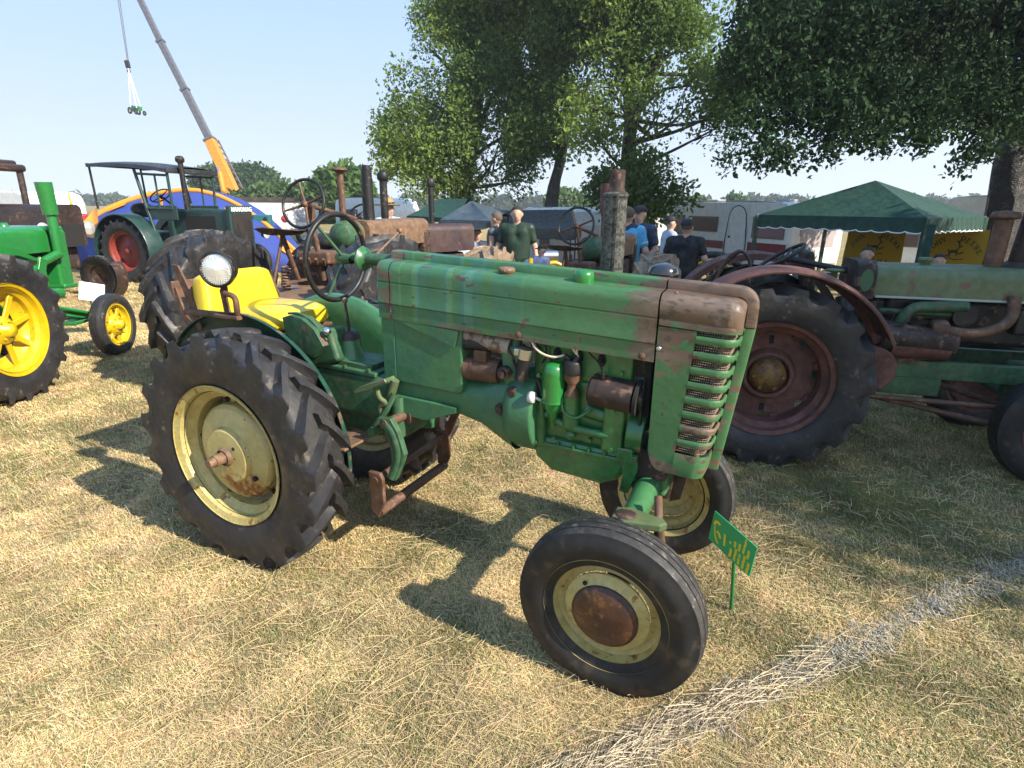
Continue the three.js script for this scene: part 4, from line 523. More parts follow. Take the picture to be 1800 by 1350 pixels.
// --- sign on a stake beside the front wheel ---
{
  const a = at(1250, 893, 2.42), b = at(1323, 957, 2.22), d = at(1253, 951, 2.44), cN = [b[0] + d[0] - a[0], b[1] + d[1] - a[1], b[2] + d[2] - a[2]];
  const t = thing('name_board', 'small green board with yellow print on a green stake beside the front tyre', 'sign', [.94, 0, -2.0]);
  const cv = document.createElement('canvas'); cv.width = 512; cv.height = 320; const x = cv.getContext('2d'); x.fillStyle = '#12a866'; x.fillRect(0, 0, 512, 320); x.fillStyle = '#f8dc20'; x.strokeStyle = '#f8dc20';
  x.lineWidth = 26; x.beginPath(); x.arc(70, 110, 34, 2.6, 5.6); x.stroke(); x.lineWidth = 15; x.beginPath(); x.moveTo(40, 140); x.quadraticCurveTo(60, 250, 120, 285); x.stroke(); x.lineWidth = 24; x.beginPath(); x.moveTo(75, 170); x.lineTo(105, 175); x.lineTo(135, 210); x.stroke(); x.lineWidth = 22; x.beginPath(); x.moveTo(172, 130); x.lineTo(192, 250); x.stroke();
  const col = (cx, w, segs) => { for (const [y0, y1] of segs) { for (let y = y0; y < y1; y += 13) x.fillRect(cx + (((y * 7) % 5) - 2), y, w, 10.5); } };
  col(240, 22, [[150, 175]]); col(290, 24, [[110, 170]]); col(342, 26, [[95, 165]]); col(392, 22, [[5, 150]]); col(445, 24, [[85, 175]]);
  col(262, 26, [[215, 300]]); col(316, 24, [[175, 300]]); col(366, 24, [[190, 225], [240, 300]]); col(416, 26, [[165, 305]]); col(470, 28, [[200, 310]]);
  const tx = new THREE.CanvasTexture(cv); tx.colorSpace = THREE.SRGBColorSpace;
  const U = V3(b[0] - a[0], b[1] - a[1], b[2] - a[2]), Vv = V3(a[0] - d[0], a[1] - d[1], a[2] - d[2]), w = U.length(), h = Vv.length(), ux = U.clone().normalize(), vy = Vv.clone().addScaledVector(ux, -Vv.dot(ux)).normalize(), n = ux.clone().cross(vy);
  const C = V3((a[0] + cN[0]) / 2, (a[1] + cN[1]) / 2, (a[2] + cN[2]) / 2).sub(t.position), mt = new THREE.Matrix4().makeBasis(ux, vy, n).setPosition(C);
  const g = new RoundedBoxGeometry(w, h, .006, 2, .002); g.applyMatrix4(mt); part('board', [g], plain(new THREE.Color(.01, .28, .11), .4), t);
  const f = new THREE.PlaneGeometry(w * .985, h * .98); f.translate(0, 0, .0045); f.applyMatrix4(mt); const fm = new THREE.Mesh(f, new THREE.MeshStandardMaterial({ map: tx, roughness: .45 })); fm.name = 'print'; t.add(fm);
  const s = at(1294, 992, 2.325); part('stake', [rod([0, -.03, 0], [s[0] - .94 - .004, s[1] + .04, s[2] + 2.0 - .02], .008, .008, 8)], plain(new THREE.Color(.02, .16, .04), .5), t);
}
// ================= PEOPLE =================
function sdf(bones, R = 1.0, res = 84, k = .05) {          // bones: [ax,ay,az, ra, bx,by,bz, rb]; grid cube of half-size R centred at c
  let lo = [1e9, 1e9, 1e9], hi = [-1e9, -1e9, -1e9]; for (const b of bones) for (const [o, r] of [[0, b[3]], [4, b[7]]]) for (let i = 0; i < 3; i++) { lo[i] = Math.min(lo[i], b[o + i] - r); hi[i] = Math.max(hi[i], b[o + i] + r); }
  const c = [0, 1, 2].map(i => (lo[i] + hi[i]) / 2), S = Math.max(...[0, 1, 2].map(i => hi[i] - lo[i])) / 2 * 1.09;
  const mc = new MarchingCubes(res, new THREE.MeshBasicMaterial(), true, false, 60000); const F = new Float32Array(res ** 3).fill(9), h = res / 2;
  for (const b of bones) { const a = [b[0], b[1], b[2]], e = [b[4], b[5], b[6]], m = Math.max(b[3], b[7]) + .14, l0 = [], h0 = []; for (let i = 0; i < 3; i++) { l0[i] = Math.max(0, Math.floor(((Math.min(a[i], e[i]) - m - c[i]) / S + 1) * h)); h0[i] = Math.min(res - 1, Math.ceil(((Math.max(a[i], e[i]) + m - c[i]) / S + 1) * h)); } const d = [e[0] - a[0], e[1] - a[1], e[2] - a[2]], L = d[0] ** 2 + d[1] ** 2 + d[2] ** 2 || 1e-9;
    for (let z = l0[2]; z <= h0[2]; z++) for (let y = l0[1]; y <= h0[1]; y++) for (let x = l0[0]; x <= h0[0]; x++) { const p = [(x - h) / h * S + c[0] - a[0], (y - h) / h * S + c[1] - a[1], (z - h) / h * S + c[2] - a[2]]; const t = clamp((p[0] * d[0] + p[1] * d[1] + p[2] * d[2]) / L), q = Math.hypot(p[0] - t * d[0], p[1] - t * d[1], p[2] - t * d[2]) - lerp(b[3], b[7], t); const ix = z * res * res + y * res + x, f = F[ix], w = Math.max(0, k - Math.abs(f - q)) / k; F[ix] = Math.min(f, q) - w * w * k * .25; } }
  for (let i = 0; i < F.length; i++) mc.field[i] = -F[i]; mc.isolation = 0; mc.update();
  const n = mc.count ?? mc.geometry.drawRange.count, g = new THREE.BufferGeometry(); g.setAttribute('position', new THREE.BufferAttribute(mc.positionArray.slice(0, n * 3), 3)); g.setAttribute('normal', new THREE.BufferAttribute(mc.normalArray.slice(0, n * 3), 3)); g.scale(S, S, S); g.translate(...c);
  const q = g.clone(); q.deleteAttribute('normal'); const mm = mergeVertices(q, 1e-4); mm.computeVertexNormals(); return mm;
}
const skinM = plain(new THREE.Color(.50, .30, .21), .6), skin2 = plain(new THREE.Color(.42, .25, .17), .6), cloth = (c, b2) => worn(c, { b2: b2 ?? c, amt: 0, rough: .9, vary: .14, size: .5, N: 64, bump: .002 });
// faces +z; pose: arms [[elbow],[wrist]] per side offsets, sit
function person(label, x, z, topY, yaw, o = {}) {
  const gy = o.base ?? groundY(x, z), H = o.sit ? (topY - gy) / .74 : topY - gy, s = H / 1.75, t = thing('person', label, 'person', [x, gy, z], yaw, undefined); t.scale.setScalar(s);
  const hipY = o.sit ? .47 : .92, dy = hipY - .92, lean = o.lean || 0, P = (a, b, c) => [a, b + dy, c + lean * Math.max(0, b - .92)], B = (a, ra, b, rb) => [...a, ra, ...b, rb], w = o.wide || 1;
  const arms = o.arms || [[[.27, 1.14, -.01], [.29, .90, .08]], [[-.27, 1.14, -.01], [-.29, .90, .08]]];
  const sh = [[.19 * w, 1.42, 0], [-.19 * w, 1.42, 0]], torso = [B(P(0, .95, 0), .14 * w, P(0, 1.15, .0), .125 * w), B(P(.07 * w, .98, 0), .11 * w, P(.09 * w, 1.34, 0), .115), B(P(-.07 * w, .98, 0), .11 * w, P(-.09 * w, 1.34, 0), .115), B(P(.11, 1.38, 0), .085, P(-.11, 1.38, 0), .085), B(P(...sh[0]), .062, P(.06, 1.45, 0), .06), B(P(...sh[1]), .062, P(-.06, 1.45, 0), .06)];
  const legs = [], feet = []; for (const sg of [1, -1]) { const hp = P(.09 * sg, .92, 0), kn = o.sit ? [.11 * sg, .47, .42] : [.10 * sg, .50, .02], an = o.sit ? [.11 * sg, .09, .40] : [.10 * sg, .09, -.02]; legs.push(B(hp, .10, kn, .065), B(kn, .062, an, .042)); feet.push(B([an[0], .05, an[2] - .02], .045, [an[0], .035, an[2] + .15], .035)); }
  const head = [B(P(0, 1.44, -.005), .058, P(0, 1.56, .01), .056), B(P(0, 1.645, -.015), .088, P(0, 1.66, .005), .086), B(P(0, 1.585, .035), .058, P(0, 1.61, .02), .068), B(P(0, 1.61, .098), .012, P(0, 1.64, .088), .010), B(P(.086, 1.63, -.0), .016, P(.086, 1.65, -.005), .014), B(P(-.086, 1.63, 0), .016, P(-.086, 1.65, -.005), .014)];
  const armB = [], upper = []; arms.forEach(([e, wr], i) => { const S0 = P(...sh[i]), E = P(...e), W = P(...wr); upper.push(B(S0, .058, E.map((q, j) => lerp(S0[j], q, o.sleeve ?? .62)), .052)); armB.push(B(S0, .05, E, .042), B(E, .040, W, .029)); const d = [W[0] - E[0], W[1] - E[1], W[2] - E[2]], L = Math.hypot(...d), u = d.map(q => q / L); armB.push(B(W, .032, W.map((q, j) => q + u[j] * .07), .036)); });
  const skin = o.dark ? skin2 : skinM;
  const hands = []; arms.forEach(([e, wr]) => { const E = P(...e), W = P(...wr), d = V3(W[0] - E[0], W[1] - E[1], W[2] - E[2]).normalize(), side = V3(0, 0, 1).cross(d).normalize(), pl = d.clone().cross(side); for (let f = 0; f < 4; f++) { const b0 = V3(...W).addScaledVector(d, .085).addScaledVector(pl, (f - 1.5) * .018), l = [.055, .07, .075, .06][f], m = b0.clone().addScaledVector(d, l * .55).addScaledVector(side, -.004), k = m.clone().addScaledVector(d, l * .45).addScaledVector(side, -.02); hands.push(rod(b0.toArray(), m.toArray(), .0095, .009, 6), rod(m.toArray(), k.toArray(), .009, .0075, 6)); } const th = V3(...W).addScaledVector(d, .03).addScaledVector(pl, .03); hands.push(rod(th.toArray(), th.clone().addScaledVector(d, .05).addScaledVector(pl, .02).toArray(), .011, .008, 6)); });
  part('body', [sdf([...torso, ...legs, ...feet, ...head, ...armB], 1, 92, .035), ...hands], skin, t);
  const inf = (bs, d) => bs.map(b => { const q = b.slice(); q[3] += d; q[7] += d; return q; });
  part('shirt', [sdf(inf([...torso, ...(o.sleeve === 0 ? [] : upper)], .016), 1, 72, .04)], o.shirt, t);
  if (o.cuff) part('sleeve_cuff', upper.map(b => rod(b.slice(4, 7).map((q, j) => lerp(q, b[j], .06)), b.slice(4, 7), b[7] + .02, b[7] + .02, 14)), o.cuff, t);
  if (o.yoke) part('shirt_yoke', [sdf(inf([torso[3], torso[4], torso[5]], .020), 1, 48, .04)], o.yoke, t);
  part('trousers', [sdf(inf(o.shorts ? legs.flatMap((b, i) => i % 2 ? [[...b.slice(0, 3), b[3] + .01, ...b.slice(0, 3).map((q, j) => lerp(q, b[4 + j], .1)), b[3] + .01]] : [b]) : legs, .018).concat([B(P(.05, .96, 0), .13 * w, P(-.05, .96, 0), .13 * w)]), 1, 64, .04)], o.trousers || cloth(0x3d4f6a), t);
  part('shoes', feet.map(f => sph(.06, [(f[0] + f[4]) / 2, .04, (f[2] + f[6]) / 2], [.8, .75, 2.1], 12)), M.black, t);
  const hy = P(0, 1.67, -.012); if (o.hair) part('hair', [xf(new THREE.SphereGeometry(.1, 18, 12, 0, 2 * PI, 0, PI * .55), [0, hy[1], hy[2]], [-.68, 0, 0], [.98, 1.0, 1.04])], o.hair, t);
  if (o.long) part('long_hair', [sph(.1, [0, hy[1] - .08, hy[2] - .05], [1, 1.5, .7])], o.hair, t);
  if (o.cap) part('cap', [xf(new THREE.SphereGeometry(.105, 18, 10, 0, 2 * PI, 0, PI / 2), [0, hy[1] + .012, hy[2]], [-.1, 0, 0], [1, .95, 1.06]), plate([[-.075, 0], [-.07, .07], [0, .105], [.07, .07], [.075, 0]], .01).rotateX(PI / 2 + .15).translate(0, hy[1] + .02, hy[2] + .08)], o.cap, t);
  if (o.hat) part('hat', [lat([[0, .12], [.07, .115], [.10, .09], [.105, .02], [.19, .0], [.2, .02], [.19, .008], [.105, .026]], [0, hy[1] + .01, hy[2]], 'y', 28)], o.hat, t), part('hat_band', [lat([[.106, .02], [.107, .05], [.103, .05]], [0, hy[1] + .012, hy[2]], 'y', 24)], M.black, t);
  for (const sg of [1, -1]) part('eye', [sph(.011, P(.032 * sg, 1.648, .083), [1, .7, .5], 8)], M.dark, t);
  part('mouth', [box(.04, .007, .008, 0, P(0, 1.585, 0)[1], .094 + lean * .66, [0, 0, 0], .003)], plain(new THREE.Color(.3, .12, .1), .6), t);
  return t;
}
{
  const hairD = plain(new THREE.Color(.02, .014, .01), .8), hairG = plain(new THREE.Color(.10, .07, .05), .8), hairB = plain(new THREE.Color(.45, .30, .14), .8), capB = cloth(0x15161a), F = (px, D) => { const p = at(px, 366, D); return [p[0], p[2]]; }, T = (py, D) => at(900, py, D)[1], arms = (...a) => a;
  const put = (px, py, D, label, yaw, o) => { const [x, z] = F(px, D); return person(label, x, z, T(py, D), yaw, o); };
  const bottle = cloth(0x16301f);
  put(909, 364, 9.6, 'man in a dark green polo shirt and jeans, looking down as he walks', -.1, { shirt: bottle, hair: hairD, trousers: cloth(0x4a607c, 0x3a5070), wide: 1.12, lean: .04, arms: [[[.30, 1.13, 0], [.34, .90, .10]], [[-.31, 1.13, 0], [-.35, .90, .10]]] });
  put(872, 374, 9.9, 'man in a grey sleeveless vest, turned sideways beside the polo shirt man', -1.9, { shirt: cloth(0x4a5058), hair: hairG, sleeve: 0, trousers: cloth(0x1f2a44), wide: 1.1 });
  put(954, 432, 8.6, 'small child in a pale top and dark cap near the yellow machine', -1.0, { shirt: cloth(0xb8b4c8), cap: capB, hair: hairB, base: groundY(0, -9) });
  put(682, 355, 9.6, 'man in a straw hat and light blue shirt behind the dark tractor', .9, { shirt: cloth(0xa9bccf), hair: hairD, hat: worn(0x9a7c4c, { b2: 0x85683c, amt: .1, rust: 0x5a4426, rough: .9 }), wide: 1.05 });
  put(1105, 364, 8.6, 'person in a light blue and navy shirt with beige shorts, back turned', 2.8, { shirt: cloth(0x4f9fc8), yoke: cloth(0x1f2c48), cuff: cloth(0xc8ccd4), hair: hairG, shorts: true, trousers: cloth(0x9a8c74), wide: 1.05, arms: [[[.29, 1.15, -.02], [.12, 1.0, .2]], [[-.30, 1.13, -.02], [-.30, .93, .08]]] });
  put(1126, 362, 8.9, 'man in a dark striped shirt, black cap and blue denim shorts', -.7, { shirt: worn(0x2a3248, { b2: 0x3d465c, amt: 0, vary: .2, size: .12, rough: .9 }), cap: capB, shorts: true, trousers: cloth(0x5f7488), wide: 1.12, arms: [[[.31, 1.13, 0], [.20, 1.0, .24]], [[-.31, 1.13, 0], [-.18, 1.0, .26]]] });
  put(1181, 379, 10.4, 'man in a white and blue striped shirt with a dark cap, facing sideways', 1.6, { shirt: (() => { const t = dtex(64, 8, u => (u * 8 % 1) < .35 ? hex(0x5a6890) : hex(0xc0c4cc), true, 5); return new THREE.MeshStandardMaterial({ map: t, roughness: .9 }); })(), cap: capB, hair: hairG, wide: 1.05 });
  put(1211, 385, 8.2, 'person in a black T-shirt and black cap, back turned', 2.7, { shirt: cloth(0x101114), cap: capB, hair: hairG, trousers: cloth(0x14151a), wide: 1.2, arms: [[[.31, 1.16, -.02], [.27, .98, .14]], [[-.33, 1.16, -.04], [-.36, .97, .10]]] });
  put(1540, 432, 8.7, 'man sitting in a folding chair before the left yellow banner', -.6, { sit: true, shirt: cloth(0x1a1a1e), hair: hairD, dark: true });
  put(1672, 444, 8.3, 'man with dark hair sitting before the right yellow banner', -.5, { sit: true, shirt: cloth(0x4a5560), hair: hairD, dark: true });
  put(794, 402, 13.0, 'person in a blue vest sitting in a white chair, seen from behind', 3.0, { sit: true, shirt: cloth(0x2c3f78), sleeve: 0, hair: hairD, wide: 1.15 });
  put(783, 396, 13.6, 'person in black leaning over the table under the green tent', 1.2, { sit: true, shirt: cloth(0x141416), hair: hairD, lean: .25 });
  put(815, 404, 14.2, 'person in a light top sitting by the blue tarpaulin', .4, { sit: true, shirt: cloth(0x6f86a8), hair: hairB });
  put(838, 404, 14.4, 'person in dark clothes sitting at the tent end, left of the grey vest man', .2, { sit: true, shirt: cloth(0x27304a), hair: hairD });
}
// ================= TENTS, CARAVANS, STALLS =================
const canvasG = worn(0x173e32, { b2: 0x15382f, amt: 0, rough: .75, vary: .08, bump: .002 }), canvasD = worn(0x3b4a55, { b2: 0x333f48, amt: 0, rough: .8, vary: .12 }), awnG = worn(0x4a4b48, { b2: 0x3c3d3c, amt: 0, rough: .9, vary: .2 }), white = worn(0xe2e4e2, { b2: 0xdadcda, amt: .03, rough: .4, vary: .05, rust: 0x8a8a84 }), trimM = plain(new THREE.Color(.75, .78, .76), .6);
const quadG = (pts, n = 8, sag = 0, th = .008) => { const [a, b, c, d] = pts, rows = [], r2 = []; for (let i = 0; i <= n; i++) { const r = [], s = []; for (let j = 0; j <= n; j++) { const u = j / n, v = i / n, p = [0, 1, 2].map(k => lerp(lerp(a[k], b[k], u), lerp(d[k], c[k], u), v)); p[1] -= sag * Math.sin(PI * u) * Math.sin(PI * v); r.push(p); s.push([p[0], p[1] - th, p[2]]); } rows.push(r); r2.push(s.reverse()); } return norm([crease(grid(rows), .6), crease(grid(r2), .6)], false); };
function valance(a, b, drop, n, amp, trim) { const rows = [[], [], []], ctr = [], L = n * 14; for (let i = 0; i <= L; i++) { const t = i / L, p = [0, 1, 2].map(k => lerp(a[k], b[k], t)), d = drop + amp * (Math.abs(Math.sin(PI * n * t)) - .5), wv = .012 * Math.sin(t * n * 7); rows[0].push(p); rows[1].push([p[0] + wv, p[1] - d * .5, p[2] + wv]); rows[2].push([p[0] - wv, p[1] - d, p[2] - wv]); ctr.push([p[0] - wv, p[1] - d - .004, p[2] - wv]); } return [crease(grid(rows), .8), tube(ctr, trim || .011, L, 5)]; }
{
  const F = [6.84, 1.50, -9.76], L = [5.04, 1.50, -12.2], R = [9.24, 1.50, -11.56], Bk = [7.44, 1.50, -14.0], A = [7.14, 2.17, -11.88];
  const t = thing('green_gazebo', 'green pop-up gazebo with a white scalloped hem over yellow banners', 'gazebo', [7.14, groundY(7, -12), -11.88]); const o = t.position, l = p => [p[0] - o.x, p[1] - o.y, p[2] - o.z];
  const tri = (a, b) => { const rows = [], n = 8; for (let i = 0; i <= n; i++) { const r = []; for (let j = 0; j <= n; j++) { const v = i / n, u = j / n, p = [0, 1, 2].map(k => lerp(A[k], lerp(a[k], b[k], u), v)); p[1] -= .05 * Math.sin(PI * u) * v; r.push(l(p)); } rows.push(r); } return crease(grid(rows), .3); };
  part('roof', [tri(F, L), tri(R, F), tri(Bk, R), tri(L, Bk)], canvasG, t);
  for (const [a, b] of [[L, F], [F, R], [R, Bk], [Bk, L]]) { const [v, e] = valance(l(a), l(b), .24, 11, .03); part('valance', [v], canvasG, t); part('hem', [e], trimM, t); }
  for (const p of [F, L, R, Bk]) { const q = l(p); part('leg', [box(.07, q[1] - .02, .07, q[0], q[1] / 2, q[2]), ...(p === F ? [box(.16, 1.2, .03, q[0] + .05, q[1] - .7, q[2] + .04, [0, -.6, 0])] : [])], p === F ? canvasG : M.greenDark, t); }
  for (const [a, b] of [[L, Bk], [Bk, R]]) part('frame_bar', [rod(l(a), l(b), .02)], M.steel, t);
  // banners on the back edge
  const cv = (sx) => { const c = document.createElement('canvas'); c.width = 768; c.height = 512; const x = c.getContext('2d'); x.fillStyle = '#8c760e'; x.fillRect(0, 0, 768, 512); x.fillStyle = '#1c2c12'; x.strokeStyle = '#1c2c12'; x.font = 'bold 82px serif'; x.textAlign = 'center'; const arc = 'JOHN   DEERE', n = arc.length; for (let i = 0; i < n; i++) { const a = lerp(-1.0, 1.0, i / (n - 1)); x.save(); x.translate(384 + 330 * Math.sin(a), 420 - 300 * Math.cos(a)); x.rotate(a * .8); x.fillText(arc[i], 0, 0); x.restore(); } x.font = 'bold 76px serif'; x.fillText('MOLINE, ILL.', 384, 450); x.lineWidth = 12; x.lineCap = 'round'; const ln = (...p) => { x.beginPath(); x.moveTo(p[0], p[1]); for (let i = 2; i < p.length; i += 2) x.lineTo(p[i], p[i + 1]); x.stroke(); }; x.lineWidth = 30; ln(330, 250, 440, 240); x.lineWidth = 16; ln(445, 235, 470, 190, 492, 186); ln(470, 185, 450, 140, 470, 110); ln(455, 150, 430, 130); ln(340, 255, 300, 300, 270, 292); ln(350, 255, 330, 305); ln(440, 245, 480, 270, 520, 250); ln(430, 250, 455, 290); ln(325, 245, 310, 225); x.lineWidth = 10; ln(250, 330, 330, 320, 420, 335, 530, 322); const t = new THREE.CanvasTexture(c); t.colorSpace = THREE.SRGBColorSpace; return new THREE.MeshStandardMaterial({ map: t, roughness: .85, side: THREE.DoubleSide }); }; const bm = cv();
  const banner = (label, u0, u1, y0, y1) => { const g = new THREE.PlaneGeometry(1, 1, 24, 12), P = g.attributes.position, a = Bk, b = R, nx = .6, nz = .8; for (let i = 0; i < P.count; i++) { const u = lerp(u0, u1, P.getX(i) + .5), v = P.getY(i) + .5, w = .03 * Math.sin(u * 40) * (1 - v) + .015 * Math.sin(u * 23 + v * 5); P.setXYZ(i, lerp(a[0], b[0], u) + w * nx - .04, lerp(y0, y1, v), lerp(a[2], b[2], u) + w * nz + .06); } g.computeVertexNormals(); const m = new THREE.Mesh(g, bm); m.name = numbered('banner'); m.castShadow = m.receiveShadow = true; tag(m, label, 'banner'); scene.add(m); };
  banner('yellow JOHN DEERE MOLINE ILL. banner behind the man in black', .17, .57, .36, 1.26); banner('yellow JOHN DEERE MOLINE ILL. banner at the gazebo end, right of its pole', .69, 1.04, .34, 1.26);
  for (const [px, D, c, lab, yw] of [[1540, 8.75, 0x2b3440, 'folding chair under the man before the left banner', -.6], [1672, 8.35, 0x3c4650, 'folding chair under the man before the right banner', -.5], [1450, 9.6, 0x2c5a72, 'empty blue flowered folding chair left of the gazebo pole', .5]]) { const p = at(px, 366, D), tt = thing('folding_chair', lab, 'chair', [p[0], groundY(p[0], p[2]), p[2]], yw); const m = c === 0x2c5a72 ? worn(c, { b2: 0x2a4f6a, rust: 0x7a3a44, rust2: 0x47706a, amt: .4, rough: .9, size: .3 }) : cloth(c); part('seat', [box(.5, .05, .45, 0, .38, .05, [0, 0, 0], .02)], m, tt); part('backrest', [box(.48, c === 0x2c5a72 ? .75 : .5, .05, 0, c === 0x2c5a72 ? .82 : .62, -.25, [-.2, 0, 0], .02)], m, tt); for (const sg of [1, -1]) for (const q of [1, -1]) part('leg', [rod([sg * .24, .4, q * .2], [sg * .24, 0, -q * .2 + .02], .012)], M.steel, tt); for (const sg of [1, -1]) part('armrest', [box(.05, .025, .4, sg * .26, .6, 0)], M.black, tt); }
}
function caravan(label, right, corner, depthV, h, o = {}) {   // right and left end of the near side on the ground, metres
  const dx = right[0] - corner[0], dz = right[1] - corner[1], L = Math.hypot(dx, dz), y0 = groundY(...right); const t = thing('caravan', label, 'caravan', [corner[0], y0, corner[1]], Math.atan2(-dz, dx)); const W = depthV;  // local x along the side, local z towards the camera
  const prof = [[0, .45], [-.02, 1.2], [.02, h - .25], [.12, h - .08], [.35, h], [L - .5, h], [L - .18, h - .12], [L - .02, h - .5], [L, 1.1], [L - .05, .45]].map(([a, b]) => [a, b]); 
  const sg = o.flip ? -1 : 1; const body = plate(prof, W, sg * -W / 2, .05); part('body', [body], white, t);
  part('roof_edge', [tube(prof.slice(2, 8).map(([a, b]) => [a, b + .0, -.03]), .022, 30, 6), ...[...Array(6)].map((_, i) => box(.04, .04, .03, .5 + i * (L - 1) / 5, h + .03, -.05))], plain(new THREE.Color(.35, .36, .36), .5), t);
  for (let i = 0; i < 9; i++) part('wall_rib', [box(L - .4, .010, .012, L / 2, 1.15 + i * (h - 1.4) / 9, .004)], white, t);
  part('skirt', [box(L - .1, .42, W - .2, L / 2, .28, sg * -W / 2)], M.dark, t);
  for (const [x0, x1, ya, yb, fr] of o.win || []) { const w = grp('window', t, [0, 0, 0]); part('frame', [box(x1 - x0 + .08, yb - ya + .08, .03, (x0 + x1) / 2, (ya + yb) / 2, .012, [0, 0, 0], .012)], plain(new THREE.Color(.15, .13, .13), .5), w); part('pane', [box(x1 - x0, yb - ya, .02, (x0 + x1) / 2, (ya + yb) / 2, .025, [0, 0, 0], .008)], plain(fr || new THREE.Color(.12, .09, .085), .12), w); }
  if (o.door) { const [x0, x1, ya, yb] = o.door, d = grp('door', t), r = (x1 - x0) / 2, ps = [[x0, ya], [x1, ya], [x1, yb - r]]; for (let i = 1; i < 12; i++) { const a = i / 12 * PI; ps.push([(x0 + x1) / 2 + r * Math.cos(a), yb - r + r * Math.sin(a)]); } ps.push([x0, yb - r]); part('leaf', [plate(ps, .03, .012, .008)], white, d); part('seal', [tube(ps.map(p => [p[0], p[1], .026]), .014, 60, 5, true)], M.dark, d); part('handle', [lat([[0, .03], [.03, .025], [.035, .0]], [x0 + .1, ya + .75, .03], 'z', 12)], M.dark, d); }
  if (o.stripe) part('stripe', o.stripe.map(([x0, x1, ya, yb]) => box(x1 - x0, yb - ya, .014, (x0 + x1) / 2, (ya + yb) / 2, .004, [0, 0, 0], .004)), plain(new THREE.Color(.20, .03, .035), .4), t);
  if (o.end) { part('end_wall', [box(.03, h - .75, W - .16, L + .005, h / 2 + .1, sg * -W / 2, [0, 0, 0], .01)], worn(0xb8a890, { b2: 0xa89880, amt: .06, rough: .5 }), t); const w = grp('end_window', t); part('frame', [box(.03, .75, W * .72, L + .025, h * .63, sg * -W / 2, [0, 0, 0], .01)], plain(new THREE.Color(.3, .28, .26), .5), w); part('pane', [box(.03, .66, W * .66, L + .036, h * .63, sg * -W / 2, [0, 0, 0], .01)], plain(new THREE.Color(.45, .38, .38), .15), w); }
  part('roof_vent', (o.vents || []).map(x => box(.5, .14, .4, x, h + .07, -W * .5, [0, 0, 0], .04)), plain(new THREE.Color(.45, .46, .45), .5), t);
  for (const x of [L * .45]) { const w = grp('road_wheel', t, [x, .32, -.12]); part('tyre', getTyre('rib', { R: .31, W: .18, rim: .19, grooves: 3 }), M.rubberSide, w); part('rim', wheelRim(.19, .07), M.steel, w); }
  return t;
}
{
  const c = at(1397, 366, 15.6), l = at(1176, 366, 20.2); const dx = l[0] - c[0], dz = l[2] - c[2], L = Math.hypot(dx, dz), y = groundY(c[0], c[2]), h = at(1397, 358, 15.6)[1] - y;
  caravan('old white caravan with a red stripe, arched door and pale end wall', [c[0], c[2]], [l[0], l[2]], 2.1, h, { end: true, flip: false, win: [[L - 1.35, L - .25, 1.42, 1.95, new THREE.Color(.28, .18, .18)], [L - 4.0, L - 2.85, 1.52, 1.92, new THREE.Color(.12, .07, .05)], [.15, .85, 1.38, 1.95, new THREE.Color(.2, .15, .15)]], door: [L - 2.35, L - 1.65, .62, 2.3], stripe: [[L - 1.5, L - .1, .98, 1.25], [.1, L - 2.5, .98, 1.22]], vents: [L - 1.2, 1.2] });
  const c2 = at(1900, 366, 12.4), l2 = at(1655, 366, 15); caravan('white caravan behind the gazebo, mostly hidden by the big trunk', [c2[0], c2[2]], [l2[0], l2[2]], 2.1, at(1700, 347, 14)[1] - groundY(c2[0], c2[2]), { win: [[1.2, 2.0, 1.5, 2.0]], vents: [2.6] });
  for (const [x0, d0, x1, d1, hh, lab, o] of [[590, 27, 690, 25.5, 2.0, 'pale caravan far behind the man in the straw hat', { win: [[.6, 1.3, 1.1, 1.5], [1.8, 2.3, 1.1, 1.5]] }], [1012, 25, 1090, 24, 2.1, 'far white caravan glimpsed past the exhaust stack in the middle', { win: [[.5, 1.2, 1.2, 1.6]] }], [1545, 21, 1700, 19.5, 2.0, 'white caravan roof showing beyond the green gazebo', { win: [[.6, 1.4, 1.2, 1.6]] }], [1000, 33, 1180, 33, 2.2, 'long white trailer far back beneath the broad tree', { win: [] }]]) { const a = at(x0, 366, d0), b = at(x1, 366, d1); caravan(lab, [b[0], b[2]], [a[0], a[2]], 2.0, hh, o); }
  const c3 = at(1000, 366, 17), l3 = at(915, 366, 18.5); caravan('cream caravan half hidden under the long grey awning', [c3[0], c3[2]], [l3[0], l3[2]], 2.0, 2.25, { win: [[.35, .75, 1.35, 1.75, new THREE.Color(.3, .1, .06)], [.95, 1.3, 1.2, 1.75]], vents: [] });
}
